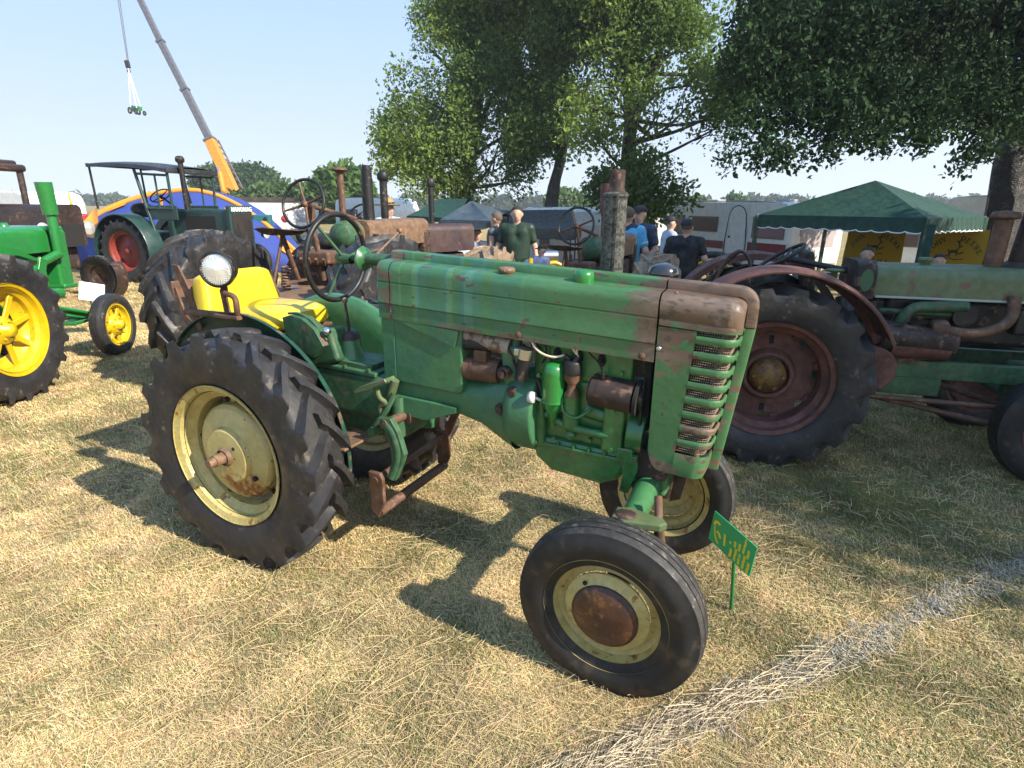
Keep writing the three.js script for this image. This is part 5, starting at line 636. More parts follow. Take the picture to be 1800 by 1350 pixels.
// grey awning, gabled and grey tents, tarpaulin
{
  const a = thing('grey_awning', 'long grey canvas awning in front of the cream caravan', 'awning', [0, 0, 0]);
  const A = at(862, 398, 15), B = at(1012, 404, 14.5), C = at(1005, 368, 17), D = at(880, 370, 17.6); part('canvas', [quadG([A, B, C, D], 10, .12)], awnG, a); const [v, e] = valance(A, B, .25, 4, .04); part('valance', [v], awnG, a); part('hem', [e], awnG, a);
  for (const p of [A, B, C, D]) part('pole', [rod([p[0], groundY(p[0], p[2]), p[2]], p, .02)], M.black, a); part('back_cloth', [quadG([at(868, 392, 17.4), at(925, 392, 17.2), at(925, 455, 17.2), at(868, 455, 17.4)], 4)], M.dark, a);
  const g = thing('green_tent', 'dark green gabled party tent left of the grey one', 'tent', [0, 0, 0]);
  const P = at(716, 379, 14.6), Q = at(802, 384, 13.8), R1 = at(822, 349, 15.6), R0 = at(775, 350, 16.8), S = at(900, 380, 16.8), S0 = at(840, 376, 18);
  part('roof', [quadG([P, Q, R1, R0], 8, .05), quadG([R0, R1, S, S0], 8, .05)], canvasG, g); const [v2, e2] = valance(P, Q, .1, 3, .02); part('valance', [v2, e2], canvasG, g); for (const p of [P, Q, S, S0, at(757, 381, 14.2)]) part('pole', [rod([p[0], groundY(p[0], p[2]), p[2]], p, .022)], M.black, g);
  const k = thing('grey_tent', 'slate grey peaked party tent under the tree', 'tent', [0, 0, 0]); const T0 = at(774, 386, 13), T1 = at(862, 388, 12.6), T2 = at(893, 372, 16), TP = at(828, 353, 14.4), T3 = at(800, 372, 16.5);
  part('roof', [quadG([T0, T1, TP, TP], 8, .08), quadG([T1, T2, TP, TP], 8, .05), quadG([T3, T0, TP, TP], 8, .05), quadG([T2, T3, TP, TP], 6, .05)], canvasD, k); const [v3, e3] = valance(T0, T1, .16, 2, .06); part('valance', [v3, e3], canvasD, k); for (const p of [T0, T1, T2, T3]) part('pole', [rod([p[0], groundY(p[0], p[2]), p[2]], p, .022)], M.black, k);
  { const rows = []; for (let i = 0; i <= 14; i++) { const r = []; for (let j = 0; j <= 30; j++) { const q = at(lerp(770, 828, j / 30), lerp(386, 426, i / 14), 15); const w = .10 * (fbm(j / 30, i / 30 + .3, 8, 3, 8) - .5) * 2 + .05 * Math.sin(j * 1.3); r.push([q[0], q[1], q[2] + w]); } rows.push(r); } top('tarpaulin', [crease(grid(rows), 1)], new THREE.MeshPhysicalMaterial({ color: new THREE.Color(.02, .09, .38), roughness: .3, clearcoat: .4, side: THREE.DoubleSide }), 'crumpled shiny blue tarpaulin hung at the back of the green tent', 'tarpaulin'); }
  { const p = at(742, 392, 15.5); top('yellow_flag', [box(.42, .32, .02, p[0], p[1], p[2], [0, .2, 0])], plain(new THREE.Color(.6, .5, .03), .7), 'small yellow flag hanging under the green tent', 'flag'); }
  { const p = at(735, 440, 14.5), y = groundY(p[0], p[2]); top('dark_screen', [box(2.0, .9, .03, p[0] + .4, y + .95, p[2] - 1.2, [0, .2, 0]), rod([p[0] - .5, y, p[2] - 1.0], [p[0] - .5, y + 1.4, p[2] - 1.0], .02)], M.black, 'dark cloth screen at the back of the green tent', 'screen'); }
  // white garden chairs and table
  const ch = (px, D, yaw, label) => { const p = at(px, 366, D), t = thing('garden_chair', label, 'chair', [p[0], groundY(p[0], p[2]), p[2]], yaw), m = plain(new THREE.Color(.72, .74, .76), .4); part('seat', [box(.46, .03, .46, 0, .43, 0, [0, 0, 0], .012)], m, t); for (let i = 0; i < 5; i++) part('back_slat', [box(.055, .42, .018, -.17 + i * .085, .66, -.23, [-.18, 0, 0], .006)], m, t); part('back_frame', [tube([[-.23, .44, -.2], [-.23, .8, -.27], [-.12, .89, -.29], [.12, .89, -.29], [.23, .8, -.27], [.23, .44, -.2]], .02, 30, 8)], m, t); for (const sg of [1, -1]) { part('armrest', [box(.05, .025, .44, sg * .25, .64, 0)], m, t); for (const q of [1, -1]) part('leg', [rod([sg * .22, .43, q * .2], [sg * .26, 0, q * .25], .024, .016)], m, t); } };
  ch(735, 11.4, 1.2, 'white plastic garden chair right behind the dark tractor grille'); ch(794, 12.7, 3.05, 'white plastic garden chair under the person in the blue vest');
  { const p = at(760, 366, 12.4), y = groundY(p[0], p[2]), t = thing('garden_table', 'white plastic garden table between the white chairs', 'table', [p[0], y, p[2]]); part('tabletop', [box(1.0, .035, .7, 0, .72, 0, [0, 0, 0], .012)], plain(new THREE.Color(.75, .75, .75), .4), t); for (const a of [1, -1]) for (const b of [1, -1]) part('leg', [rod([a * .42, .72, b * .28], [a * .45, 0, b * .3], .025)], white, t); }
  { const p = at(823, 366, 11.8), t = thing('deck_chair', 'tilted white deck chair leaning beside the tent, left of the tan tyre', 'chair', [p[0], groundY(p[0], p[2]), p[2]], .5); part('frame', [rod([-.2, 0, .1], [-.2, 1.15, -.5], .018), rod([.2, 0, .1], [.2, 1.15, -.5], .018), rod([-.2, .05, -.5], [-.2, .7, .1], .015), rod([.2, .05, -.5], [.2, .7, .1], .015)], trimM, t); part('fabric', [box(.38, 1.05, .02, 0, .62, -.2, [-.48, 0, 0])], cloth(0xaab4b8), t); }
  // green stationary engine, yellow machine
  { const p = at(765, 430, 10.6), y = groundY(p[0], p[2]), t = thing('stationary_engine', 'small dark green stationary engine with a flywheel before the white table', 'engine', [p[0], y, p[2]], .3); part('body', [box(.7, .34, .4, 0, .50, 0, [0, 0, 0], .05), rod([.2, .62, 0], [.2, .95, 0], .11, .09, 16), box(.9, .1, .5, 0, .28, 0)], M.greenDark, t); part('flywheel', [xf(new THREE.TorusGeometry(.3, .04, 10, 32), [-.15, .62, .26]), ...[0, 1, 2, 3].map(i => box(.56, .04, .03, -.15, .62, .26, [0, 0, i * PI / 4]))], M.greenDark, t); part('brass_fitting', [sph(.06, [.12, .72, .22])], M.yellow, t); for (const q of [-.3, .3]) part('cart_wheel', [xf(new THREE.TorusGeometry(.15, .03, 8, 24), [q, .16, .28])], M.black, t); part('funnel', [lat([[.16, 0], [.05, .3], [.04, .5]], [.62, .2, .1], 'y', 16)], M.greenFresh, t); }
  { const p = at(950, 430, 11.5), y = groundY(p[0], p[2]), t = thing('yellow_engine', 'yellow stationary engine on a trolley behind the child', 'engine', [p[0], y, p[2]], .2); part('body', [box(.9, .35, .5, 0, .55, 0, [0, 0, 0], .06), rod([-.2, .6, 0], [-.2, .95, 0], .12, .1, 16)], M.yellow, t); part('flywheel', [xf(new THREE.TorusGeometry(.28, .04, 10, 32), [.2, .6, .3]), box(.5, .04, .03, .2, .6, .3), box(.04, .5, .03, .2, .6, .3)], M.yellow, t); for (const q of [-.35, .35]) part('cart_wheel', [xf(new THREE.TorusGeometry(.16, .03, 8, 24), [q, .18, .3])], M.black, t); part('tank', [rod([-.1, .98, 0], [.35, .98, 0], .13, .13, 18)], M.steel, t); }
  // green implement with yellow spoked wheel and letters
  { const p = at(1150, 430, 10.2), y = groundY(p[0], p[2]), t = thing('green_implement', 'green farm implement with yellow letters and a yellow spoked wheel behind the standing people', 'implement', [p[0], y, p[2]], -.1); part('hopper', [box(1.3, .28, .5, -.05, .93, 0, [0, 0, 0], .03)], M.greenFresh, t); part('frame', [box(1.8, .08, .5, .2, .55, 0), ...[-.5, -.2, .1, .4].map(q => rod([q, .8, .2], [q + .1, .2, .3], .03)), rod([-.6, .7, .25], [.8, .62, .25], .03)], M.greenFresh, t); const font = await new FontLoader().loadAsync('fonts/droid/droid_sans_bold.typeface.json'); const g = new TextGeometry('DEERE', { font, size: .15, depth: .008, curveSegments: 4, bevelEnabled: false }); g.translate(-.35, .86, .252); part('letters', [g], M.yellow, t, 'yellow letters DEERE'); const w = grp('spoked_wheel', t, [.95, .52, .35]); part('rim', [lat([[.46, -.05], [.5, -.05], [.5, .05], [.46, .05], [.46, -.05]], [0, 0, 0], 'z', 40)], M.yellow, w); for (let i = 0; i < 14; i++) { const a = i / 14 * 2 * PI; part('spoke', [rod([.05 * Math.cos(a), .05 * Math.sin(a), 0], [.47 * Math.cos(a), .47 * Math.sin(a), 0], .012, .012, 6)], M.yellow, w); } part('hub', [rod([0, 0, -.08], [0, 0, .08], .07)], M.yellow, w); part('tyre_behind', [xf(new THREE.TorusGeometry(.56, .06, 10, 40), [.06, .02, -.08])], M.black, w); part('beam', [box(1.6, .16, .2, 2.0, .66, .1), rod([1.3, .8, .1], [1.3, .2, .1], .04)], M.greenMid, t); }
  // tents and trailers at the left
  { const c = at(250, 495, 14.4), t = thing('blue_tent', 'blue dome tent with orange edging behind the canopied tractor', 'tent', [0, 0, 0]), blue = new THREE.MeshPhysicalMaterial({ color: new THREE.Color(.03, .055, .25), roughness: .6, side: THREE.DoubleSide, bumpMap: bumpT, bumpScale: .01 }), org = plain(new THREE.Color(.75, .28, .02), .6, { side: THREE.DoubleSide });
    const x0 = at(150, 366, 14.6)[0], x1 = at(496, 366, 13.6)[0], z0 = c[2], ht = x => { const q = clamp((x - x0) / (x1 - x0)); return 1.98 * Math.pow(Math.sin(PI * (.12 + .82 * Math.pow(q, .92))), q > .5 ? 1.0 : .66); }, rows = []; for (let i = 0; i <= 40; i++) { const x = lerp(x0, x1, i / 40), h = ht(x), dp = 1.7 * Math.sin(PI * (.1 + .8 * i / 40)) + .15, r = []; for (let j = 0; j <= 24; j++) { const a = j / 24 * PI, w = .03 * (fbm(i / 40, j / 24, 6, 3, 4) - .5); r.push([x + w, h * Math.pow(Math.sin(a), .8) + w, z0 - dp + dp * Math.cos(a) * 1.0 + w]); } rows.push(r); } part('shell', [crease(grid(rows), .9)], blue, t); 
    for (const ii of [0, 40]) part('edge_strip', [tube(rows[ii].slice(0, 16).map(p => [p[0], p[1] + .015, p[2] + .015]), .05, 30, 6)], org, t); part('ridge_strip', [tube(rows.map(r => [r[10][0], r[10][1] + .02, r[10][2] + .03]), .065, 50, 6)], org, t); for (const [i0, j0] of [[5, 8], [37, 6]]) part('orange_panel', [quadG([rows[i0][j0], rows[i0 + 3][j0], rows[i0 + 2][11], rows[i0 + 1][11]].map(p => [p[0], p[1] + .02, p[2] + .05]), 4)], org, t); for (const [ii, j] of [[12, 7], [15, 7], [27, 7], [29, 7]]) { const q = rows[ii][j]; part('vent_tab', [box(.08, .30, .02, q[0], q[1] + .02, q[2] + .05)], org, t); }
    const aw = [at(136, 405, 13.6), at(165, 370, 14.4), at(182, 418, 13.6)], g = new THREE.BufferGeometry(); part('porch_flap', [quadG([at(128, 412, 13.4), at(176, 420, 13.3), at(170, 365, 14.2), at(165, 368, 14.4)], 6, .06)], org, t); part('groundsheet_skirt', [quadG([at(140, 420, 13.4), at(196, 420, 13.3), at(200, 492, 12.9), at(170, 480, 13.2)], 6, .02)], blue, t); }
  { const a = at(560, 366, 25), b = at(405, 366, 21.5), L = Math.hypot(a[0] - b[0], a[2] - b[2]), t = thing('white_trailer', 'long low white trailer with a brown roof edge below the crane', 'trailer', [b[0], 0, b[2]], Math.atan2(-(a[2] - b[2]), a[0] - b[0])); part('body', [box(L, 1.35, 2, L / 2, 1.05, -1, [0, 0, 0], .03)], white, t); for (let i = 0; i < 4; i++) part('wall_seam', [box(L - .1, .015, .02, L / 2, .6 + i * .28, .005)], plain(new THREE.Color(.5, .45, .42), .6), t); part('roof_edge', [box(L + .2, .14, 2.2, L / 2, 1.79, -1)], worn(0x4a3d38, { amt: 0 }), t); part('hatch', [box(.6, .5, .03, L * .75, 1.15, .01)], plain(new THREE.Color(.35, .36, .42), .5), t); for (const x of [1, L - 1]) { const w = grp('road_wheel', t, [x, .34, .0]); part('tyre', getTyre('rib', { R: .34, W: .2, rim: .2, grooves: 3 }), M.rubberSide, w); part('rim', wheelRim(.2, .08), white, w); } }
  { const a = at(150, 366, 23), b = at(62, 366, 24); caravan('white caravan far off between the two leftmost tractors', [a[0], a[2]], [b[0], b[2]], 2.1, 1.95, { flip: true, win: [], vents: [] }); }
  { const p = at(128, 395, 17), t = thing('red_machine', 'small red machine with an orange seat before the far white caravan', 'machine', [p[0], 0, p[2]], .4); part('body', [box(.8, .5, .6, 0, 1.05, 0, [0, 0, 0], .06), box(.9, .5, .5, 0, .55, 0)], plain(new THREE.Color(.5, .03, .03), .4), t); part('seat', [box(.45, .4, .1, .05, 1.1, .32, [0, 0, 0], .04)], plain(new THREE.Color(.75, .25, .02), .5), t); part('wheel_disc', [rod([.2, .9, .36], [.2, .9, .42], .12)], M.black, t); part('post', [rod([.1, 1.2, 0], [.05, 1.9, 0], .05, .02)], M.yellow, t); }
  { const p = at(462, 385, 15), t = thing('teal_cabinet', 'teal box-shaped machine right of the blue tent', 'machine', [p[0], 0, p[2]], .2); part('body', [box(.42, .42, .4, 0, 1.15, 0, [0, 0, 0], .03), box(.4, .9, .35, 0, .45, 0)], plain(new THREE.Color(.02, .12, .14), .5), t); part('dial', [rod([.1, 1.25, .2], [.1, 1.25, .215], .05)], M.black, t); part('knob', [sph(.1, [.55, 1.25, 0])], plain(new THREE.Color(.5, .05, .04), .4), t); }
}
// ================= CRANE =================
{
  const D = 72, org = worn(0xd08a1c, { b2: 0xc07a16, amt: .05, rough: .45 }), gm = worn(0x5d5a5c, { b2: 0x6a676a, amt: .05, rough: .4, metal: .3 });
  const b0 = at(416, 350, D), t = thing('mobile_crane', 'tall telescopic crane with a yellow lower boom and grey upper sections', 'crane', [b0[0], 0, b0[2]]), l = p => [p[0] - b0[0], p[1], p[2] - b0[2]];
  const P = [[416, 348], [370, 248], [326, 160], [283, 75], [236, -22], [190, -115]].map(([x, y]) => l(at(x, y, D)));
  const seg = (a, b, r, m, n) => { const A = V3(...a), B = V3(...b), d = B.clone().sub(A), g = new RoundedBoxGeometry(r * 2, d.length(), r * 1.8, 2, .1); g.applyQuaternion(new THREE.Quaternion().setFromUnitVectors(V3(0, 1, 0), d.normalize())); const c = A.add(B).multiplyScalar(.5); g.translate(c.x, c.y, c.z); return part(n, [g], m, t); };
  seg(P[0], P[1], .60, org, 'lower_boom'); seg(P[1], P[2], .42, gm, 'boom_section'); seg(P[2], P[3], .38, gm, 'boom_section'); seg(P[3], P[4], .34, gm, 'boom_section'); seg(P[4], P[5], .38, gm, 'boom_section');
  for (let i = 1; i < 5; i++) { const a = V3(...P[i]), d = V3(...P[i + 1]).sub(a).normalize().multiplyScalar(.35); seg(P[i], a.clone().add(d).toArray(), [.68, .52, .48, .42][i - 1], gm, 'boom_collar'); }
  part('ram', [rod(l(at(396, 350, D - 1)), l(at(386, 303, D - .5)), .32, .3, 12)], org, t); part('ram_rod', [rod(l(at(386, 303, D - .5)), l(at(379, 280, D - .2)), .16, .16, 10)], M.chrome, t);
  { const k = []; for (let i = 0; i < 9; i++) { const a = at(lerp(372, 422, i / 9), lerp(246, 345, i / 9), D + .3), b = at(lerp(372, 422, (i + 1) / 9), lerp(246, 345, (i + 1) / 9), D + .3); k.push(rod(l([a[0] + .85, a[1], a[2]]), l([b[0] + .85, b[1], b[2]]), .09), rod(l([a[0] + .6, a[1], a[2]]), l([b[0] + .85, b[1], b[2]]), .06)); } part('jib_lattice', k, gm, t); }
  part('carrier', [box(9, 1.6, 2.6, 1, 1.0, 0, [0, 0, 0], .1), box(2.4, 1.5, 2.2, 0, 2.4, 0, [0, 0, 0], .1)], org, t); for (const x of [-2.5, -1, 2.5, 4]) { const w = grp('road_wheel', t, [x, .6, 1.2]); part('tyre', getTyre('rib', { R: .6, W: .4, rim: .32, grooves: 3 }), M.rubberSide, w); part('rim', wheelRim(.32, .15), gm, w); }
  part('hoist_rope', [rod(P[5], l(at(224, 108, D - 2)), .05, .05, 5), rod([P[5][0] + .3, P[5][1], P[5][2]], l(at(226, 108, D - 2)), .05, .05, 5)], gm, t);
  const hk = l(at(224, 113, D - 2)); part('hook_block', [box(.5, .9, .4, ...hk, [0, 0, .1], .1), sph(.22, [hk[0], hk[1] - .75, hk[2]])], M.dark, t);
  const lt = at(236, 198, D - 2), s = thing('hanging_tractor', 'small green tractor hanging from the crane hook on slings', 'tractor', [lt[0], lt[1] - .2, lt[2]], -.5); s.rotation.z = -.12; s.scale.setScalar(.85);
  part('hood', [roundHood(.2, 1.6, .6, 1.15, .25, .1)], M.greenFresh, s); part('body', [box(1.0, .5, .4, .1, .6, 0), box(.1, .3, .9, -.2, .9, 0)], M.greenFresh, s); for (const [x, r] of [[0, .45], [1.45, .32]]) for (const sg of [1, -1]) { const w = grp('wheel', s, [x, r, sg * .6]); part('tyre', getTyre('rib', { R: r, W: .24, rim: r * .6, grooves: 3 }), M.rubberSide, w); part('rim', wheelRim(r * .6, .08), M.yellow, w); }
  part('seat', [sph(.22, [-.25, 1.05, 0], [1, .6, 1])], M.black, s);
  const top0 = at(225, 120, D - 2); for (const [dx, dz] of [[-.1, .4], [-.1, -.4], [1.2, .3], [1.2, -.3]]) { const v = s.worldToLocal ? (s.updateMatrixWorld(), s.worldToLocal(V3(...top0))) : V3(0, 5, 0); part('sling', [rod([dx, .9, dz], v.toArray(), .06, .05, 5)], trimM, s); }
}
// ================= TREES =================
{
  const leafM = (c, tr) => new THREE.MeshPhysicalMaterial({ color: c, roughness: .9, side: THREE.DoubleSide, transmission: tr, thickness: 0, specularIntensity: .25 });
  const cluster = (n, R, s) => { const p = []; for (let i = 0; i < n; i++) { const d = V3(rr(-1, 1), rr(-1, 1), rr(-1, 1)).normalize().multiplyScalar(R * Math.cbrt(rnd())), nrm = V3(rr(-1, 1), rr(-.2, 1.4), rr(-1, 1)).normalize(), u = V3(rr(-1, 1), rr(-1, 1), rr(-1, 1)).cross(nrm).normalize(), v = nrm.clone().cross(u), a = s * rr(.7, 1.25), b = a * rr(.5, .7); const P = (x, y, z = 0) => [d.x + u.x * x + v.x * y + nrm.x * z, d.y + u.y * x + v.y * y + nrm.y * z, d.z + u.z * x + v.z * y + nrm.z * z]; const A = P(-a, 0), B = P(-a * .1, b, a * .15), C = P(a, 0), E = P(-a * .1, -b, a * .15); p.push(...A, ...B, ...C, ...A, ...C, ...E); } const g = new THREE.BufferGeometry(); g.setAttribute('position', new THREE.Float32BufferAttribute(p, 3)); g.computeVertexNormals(); return g; };
  function crown(parent, blobs, N, cl, mats, hue, thr = .42, fill = .5, name = 'crown') {
    const o = new THREE.Object3D(), wts = blobs.map(b => b[3] * b[4] * b[5] * (b[6] ?? 1)), tot = wts.reduce((a, b) => a + b); const ims = cl.map((g, i) => { const im = new THREE.InstancedMesh(g, mats, Math.ceil(N / cl.length)); im.name = name; im.userData.kind = 'stuff'; im.castShadow = im.receiveShadow = true; return im; }), cnt = cl.map(() => 0), c = new THREE.Color(); let guard = 0;
    while (guard++ < N * 8) { let r = rnd() * tot, k = 0; while (r > wts[k] && k < blobs.length - 1) r -= wts[k++]; const b = blobs[k], d = V3(rr(-1, 1), rr(-1, 1), rr(-1, 1)).normalize(), q = rnd() < fill ? Math.cbrt(rr(.45, 1)) : Math.cbrt(rnd()); const x = b[0] + d.x * q * b[3], y = b[1] + d.y * q * b[4], z = b[2] + d.z * q * b[5]; const nn = fbm(x * .02 + .5, y * .02 + z * .013 + .5, 44, 3, 61); if (nn < thr && rnd() < .88) continue; const i = (rnd() * cl.length) | 0; if (cnt[i] >= ims[i].count) { if (cnt.every((v, j) => v >= ims[j].count)) break; continue; } o.position.set(x, y, z); o.rotation.set(rr(0, 6.3), rr(0, 6.3), rr(0, 6.3)); o.scale.setScalar(rr(.6, 1.45)); o.updateMatrix(); ims[i].setMatrixAt(cnt[i], o.matrix); const t = clamp(fbm(x * .02 + .3, y * .02 + z * .01, 26, 2, 63) * 1.3 - .15), w = rr(.75, 1.25); c.setRGB(lerp(hue[0][0], hue[1][0], t) * w, lerp(hue[0][1], hue[1][1], t) * w, lerp(hue[0][2], hue[1][2], t) * w); ims[i].setColorAt(cnt[i]++, c); }
    ims.forEach((im, i) => { im.count = cnt[i]; parent.add(im); });
  }
  const barkM = worn(0x3a342b, { b2: 0x4a4338, amt: .2, rust: 0x23201a, rough: .95, vary: .35, size: .5, bump: .02 });
  const limb = (pts, r0, r1) => { const c = new THREE.CatmullRomCurve3(pts.map(p => V3(...p))), n = 14, fr = []; for (let i = 0; i <= n; i++) { const t = i / n, p = c.getPoint(t), d = c.getTangent(t), u = V3(1, 0, .3).cross(d).normalize(), v = d.clone().cross(u), r = lerp(r0, r1, Math.pow(t, .8)); fr.push([...Array(10)].map((_, k) => { const a = k / 10 * 2 * PI, q = r * (1 + .12 * Math.sin(k * 2.3 + i * .9)); return [p.x + q * (u.x * Math.cos(a) + v.x * Math.sin(a)), p.y + q * (u.y * Math.cos(a) + v.y * Math.sin(a)), p.z + q * (u.z * Math.cos(a) + v.z * Math.sin(a))]; })); } return crease(grid(fr, true), 1); };
  const boughs = (t, tr, blobs, r0) => { for (const b of blobs) { let k = tr[0], bd = 1e9; for (const p of tr) { const d = Math.hypot(p[0] - b[0], (p[1] + 1.2 - b[1]) * 1.3, p[2] - b[2]); if (d < bd && p[1] < b[1] + .5) { bd = d; k = p; } } const m = [lerp(k[0], b[0], .5), lerp(k[1], b[1], .4) + rr(-.2, .3), lerp(k[2], b[2], .5)]; const gs = [limb([k, m, [b[0], b[1], b[2]]], r0, r0 * .35)]; for (let i = 0; i < 5; i++) { const e = [b[0] + rr(-.9, .9) * b[3], b[1] + rr(-.7, .9) * b[4], b[2] + rr(-.9, .9) * b[5]]; const s0 = [lerp(m[0], b[0], rr(.1, .9)), lerp(m[1], b[1], rr(.1, .9)), lerp(m[2], b[2], rr(.1, .9))]; gs.push(limb([s0, [lerp(s0[0], e[0], .5), lerp(s0[1], e[1], .5) + .1, lerp(s0[2], e[2], .5)], e], r0 * .35, r0 * .1)); } part('bough', gs, barkM, t); } };
  const B = (px, py, D, rp, o = {}) => { const p = at(px, py, D), r = rp * D / 995; return [p[0], p[1], p[2], r, r * (o.h || .9), r * (o.d || 1), o.w]; };
  const g = [cluster(18, .40, .05), cluster(18, .38, .058), cluster(14, .34, .068)], lm = leafM(0xffffff, .4);
  const dark = [[.06, .115, .028], [.15, .22, .045]], bright = [[.075, .14, .034], [.24, .32, .065]];
  // left leafy tree
  { const b = at(815, 380, 20.5), t = thing('leafy_tree', 'bright leafy tree reaching lowest and farthest left over the party tents', 'tree', [b[0], groundY(b[0], b[2]), b[2]]), l = q => [q[0] - b[0], q[1] - t.position.y, q[2] - b[2], ...q.slice(3)]; part('trunk', [limb([[0, -.1, 0], l(at(818, 330, 20.5)), l(at(835, 230, 20.5)), l(at(850, 90, 20.5))], .35, .12), ...[[700, 190], [760, 90], [900, 130], [720, 280]].map(([x, y]) => limb([l(at(825, 290, 20.5)), l(at((x + 830) / 2, y + 40, 20.3)), l(at(x, y, 20))], .14, .04))], barkM, t);
    { const bl = [B(715, 225, 20, 58), B(700, 275, 20, 42), B(730, 160, 20.3, 52), B(775, 215, 19.4, 62), B(790, 110, 20.4, 66), B(770, 45, 20.6, 48), B(830, 30, 20.5, 66), B(880, -30, 20.5, 80), B(850, 175, 20, 78), B(800, 285, 19.6, 60), B(870, 280, 19.8, 60), B(735, 315, 19.6, 36, { h: 1.1 }), B(835, 335, 20, 42), B(905, 230, 20, 62), B(910, 120, 20.5, 80), B(915, 315, 19.2, 30, { h: 1.2 })].map(l); boughs(t, [l(at(818, 330, 20.5)), l(at(826, 280, 20.5)), l(at(835, 230, 20.5)), l(at(843, 160, 20.5)), l(at(850, 90, 20.5))], bl, .09); crown(t, bl, 5600, g, lm, bright, .50, .5); }; }
  // middle trees
  { const b = at(975, 372, 19), t = thing('leaning_tree', 'tree with a leaning bare trunk rising behind the grey awning', 'tree', [b[0], groundY(b[0], b[2]), b[2]]), l = q => [q[0] - b[0], q[1] - t.position.y, q[2] - b[2], ...q.slice(3)]; part('trunk', [limb([[-.12, -.1, 0], l(at(972, 340, 19)), l(at(985, 280, 19)), l(at(995, 200, 19)), l(at(990, 60, 19))], .27, .10), ...[[940, 120], [1040, 140], [930, 220]].map(([x, y]) => limb([l(at(990, 250, 19)), l(at((x + 990) / 2, y + 40, 19)), l(at(x, y, 18.6))], .1, .03))], barkM, t); { const bl = [B(960, 200, 18.6, 66), B(985, 110, 18.8, 80), B(1000, 20, 19, 90), B(930, 250, 18.6, 44), B(1000, 240, 18.4, 48), B(960, -60, 19, 110)].map(l); boughs(t, [l(at(985, 280, 19)), l(at(990, 240, 19)), l(at(995, 200, 19)), l(at(992, 130, 19)), l(at(990, 60, 19))], bl, .07); crown(t, bl, 3000, g, lm, dark, .50, .45); }; }
  { const b = at(1105, 372, 17), t = thing('broad_tree', 'broad open-crowned tree with a straight dark trunk in the middle', 'tree', [b[0], groundY(b[0], b[2]), b[2]]), l = q => [q[0] - b[0], q[1] - t.position.y, q[2] - b[2], ...q.slice(3)];
    part('trunk', [limb([[0, -.1, 0], l(at(1104, 300, 17)), l(at(1108, 210, 17)), l(at(1105, 130, 17)), l(at(1115, 20, 17))], .30, .12), limb([l(at(1108, 215, 17)), l(at(1140, 150, 16.8)), l(at(1160, 85, 16.8)), l(at(1165, 10, 17))], .17, .07), ...[[1040, 190], [1215, 150], [1250, 210], [1010, 230], [1180, 230], [1060, 90], [1230, 60]].map(([x, y]) => limb([l(at(1110, 210, 17)), l(at((x + 1110) / 2, y + 10, 16.9)), l(at(x, y, 16.5))], .08, .025))], barkM, t);
    { const bl = [B(1060, 130, 16.6, 72), B(1120, 60, 16.8, 84), B(1190, 90, 16.6, 76), B(1040, 215, 16.6, 56), B(1160, 190, 16.2, 62), B(1225, 170, 16.6, 60), B(1260, 225, 16.6, 44), B(1060, 30, 17, 84), B(1200, 0, 17, 90), B(1120, -60, 17, 120), B(1290, 130, 17, 52), B(1105, 255, 16.6, 44), B(1300, 180, 17, 40)].map(l); boughs(t, [l(at(1104, 300, 17)), l(at(1106, 255, 17)), l(at(1108, 210, 17)), l(at(1105, 130, 17)), l(at(1150, 130, 16.8)), l(at(1160, 85, 16.8))], bl, .065); crown(t, bl, 3000, g, lm, [[.085, .15, .035], [.25, .33, .065]], .52, .45); }; 
    crown(t, [B(1150, 305, 16.2, 40), B(1120, 345, 16.4, 46), B(1175, 335, 16.2, 36), B(1195, 345, 16.4, 22), B(1070, 335, 17, 34)].map(l), 800, g, lm, dark, .46, .3, 'lower_shoots'); }
  // big tree at the right whose canopy hangs into the frame
  { const b = at(1772, 372, 12.6), t = thing('big_tree', 'big dark tree with a thick trunk, canopy overhanging the gazebo', 'tree', [b[0], groundY(b[0], b[2]), b[2]]), l = q => [q[0] - b[0], q[1] - t.position.y, q[2] - b[2], ...q.slice(3)];
    part('trunk', [limb([[-.05, -.1, 0], l(at(1774, 330, 12.6)), l(at(1792, 230, 12.6)), l(at(1835, 60, 12.6)), l(at(1860, -150, 12.6))], .38, .26), limb([l(at(1800, 180, 12.6)), l(at(1640, 120, 12)), l(at(1480, 90, 11.5)), l(at(1340, 110, 11))], .2, .05), limb([l(at(1830, 60, 12.6)), l(at(1650, 0, 12)), l(at(1450, -60, 11.5))], .2, .06), ...[[1600, 190], [1440, 200], [1700, 220]].map(([x, y]) => limb([l(at(1640, 120, 12)), l(at((x + 1640) / 2, y - 40, 11.6)), l(at(x, y, 11.2))], .07, .02))], M.barkDark, t);
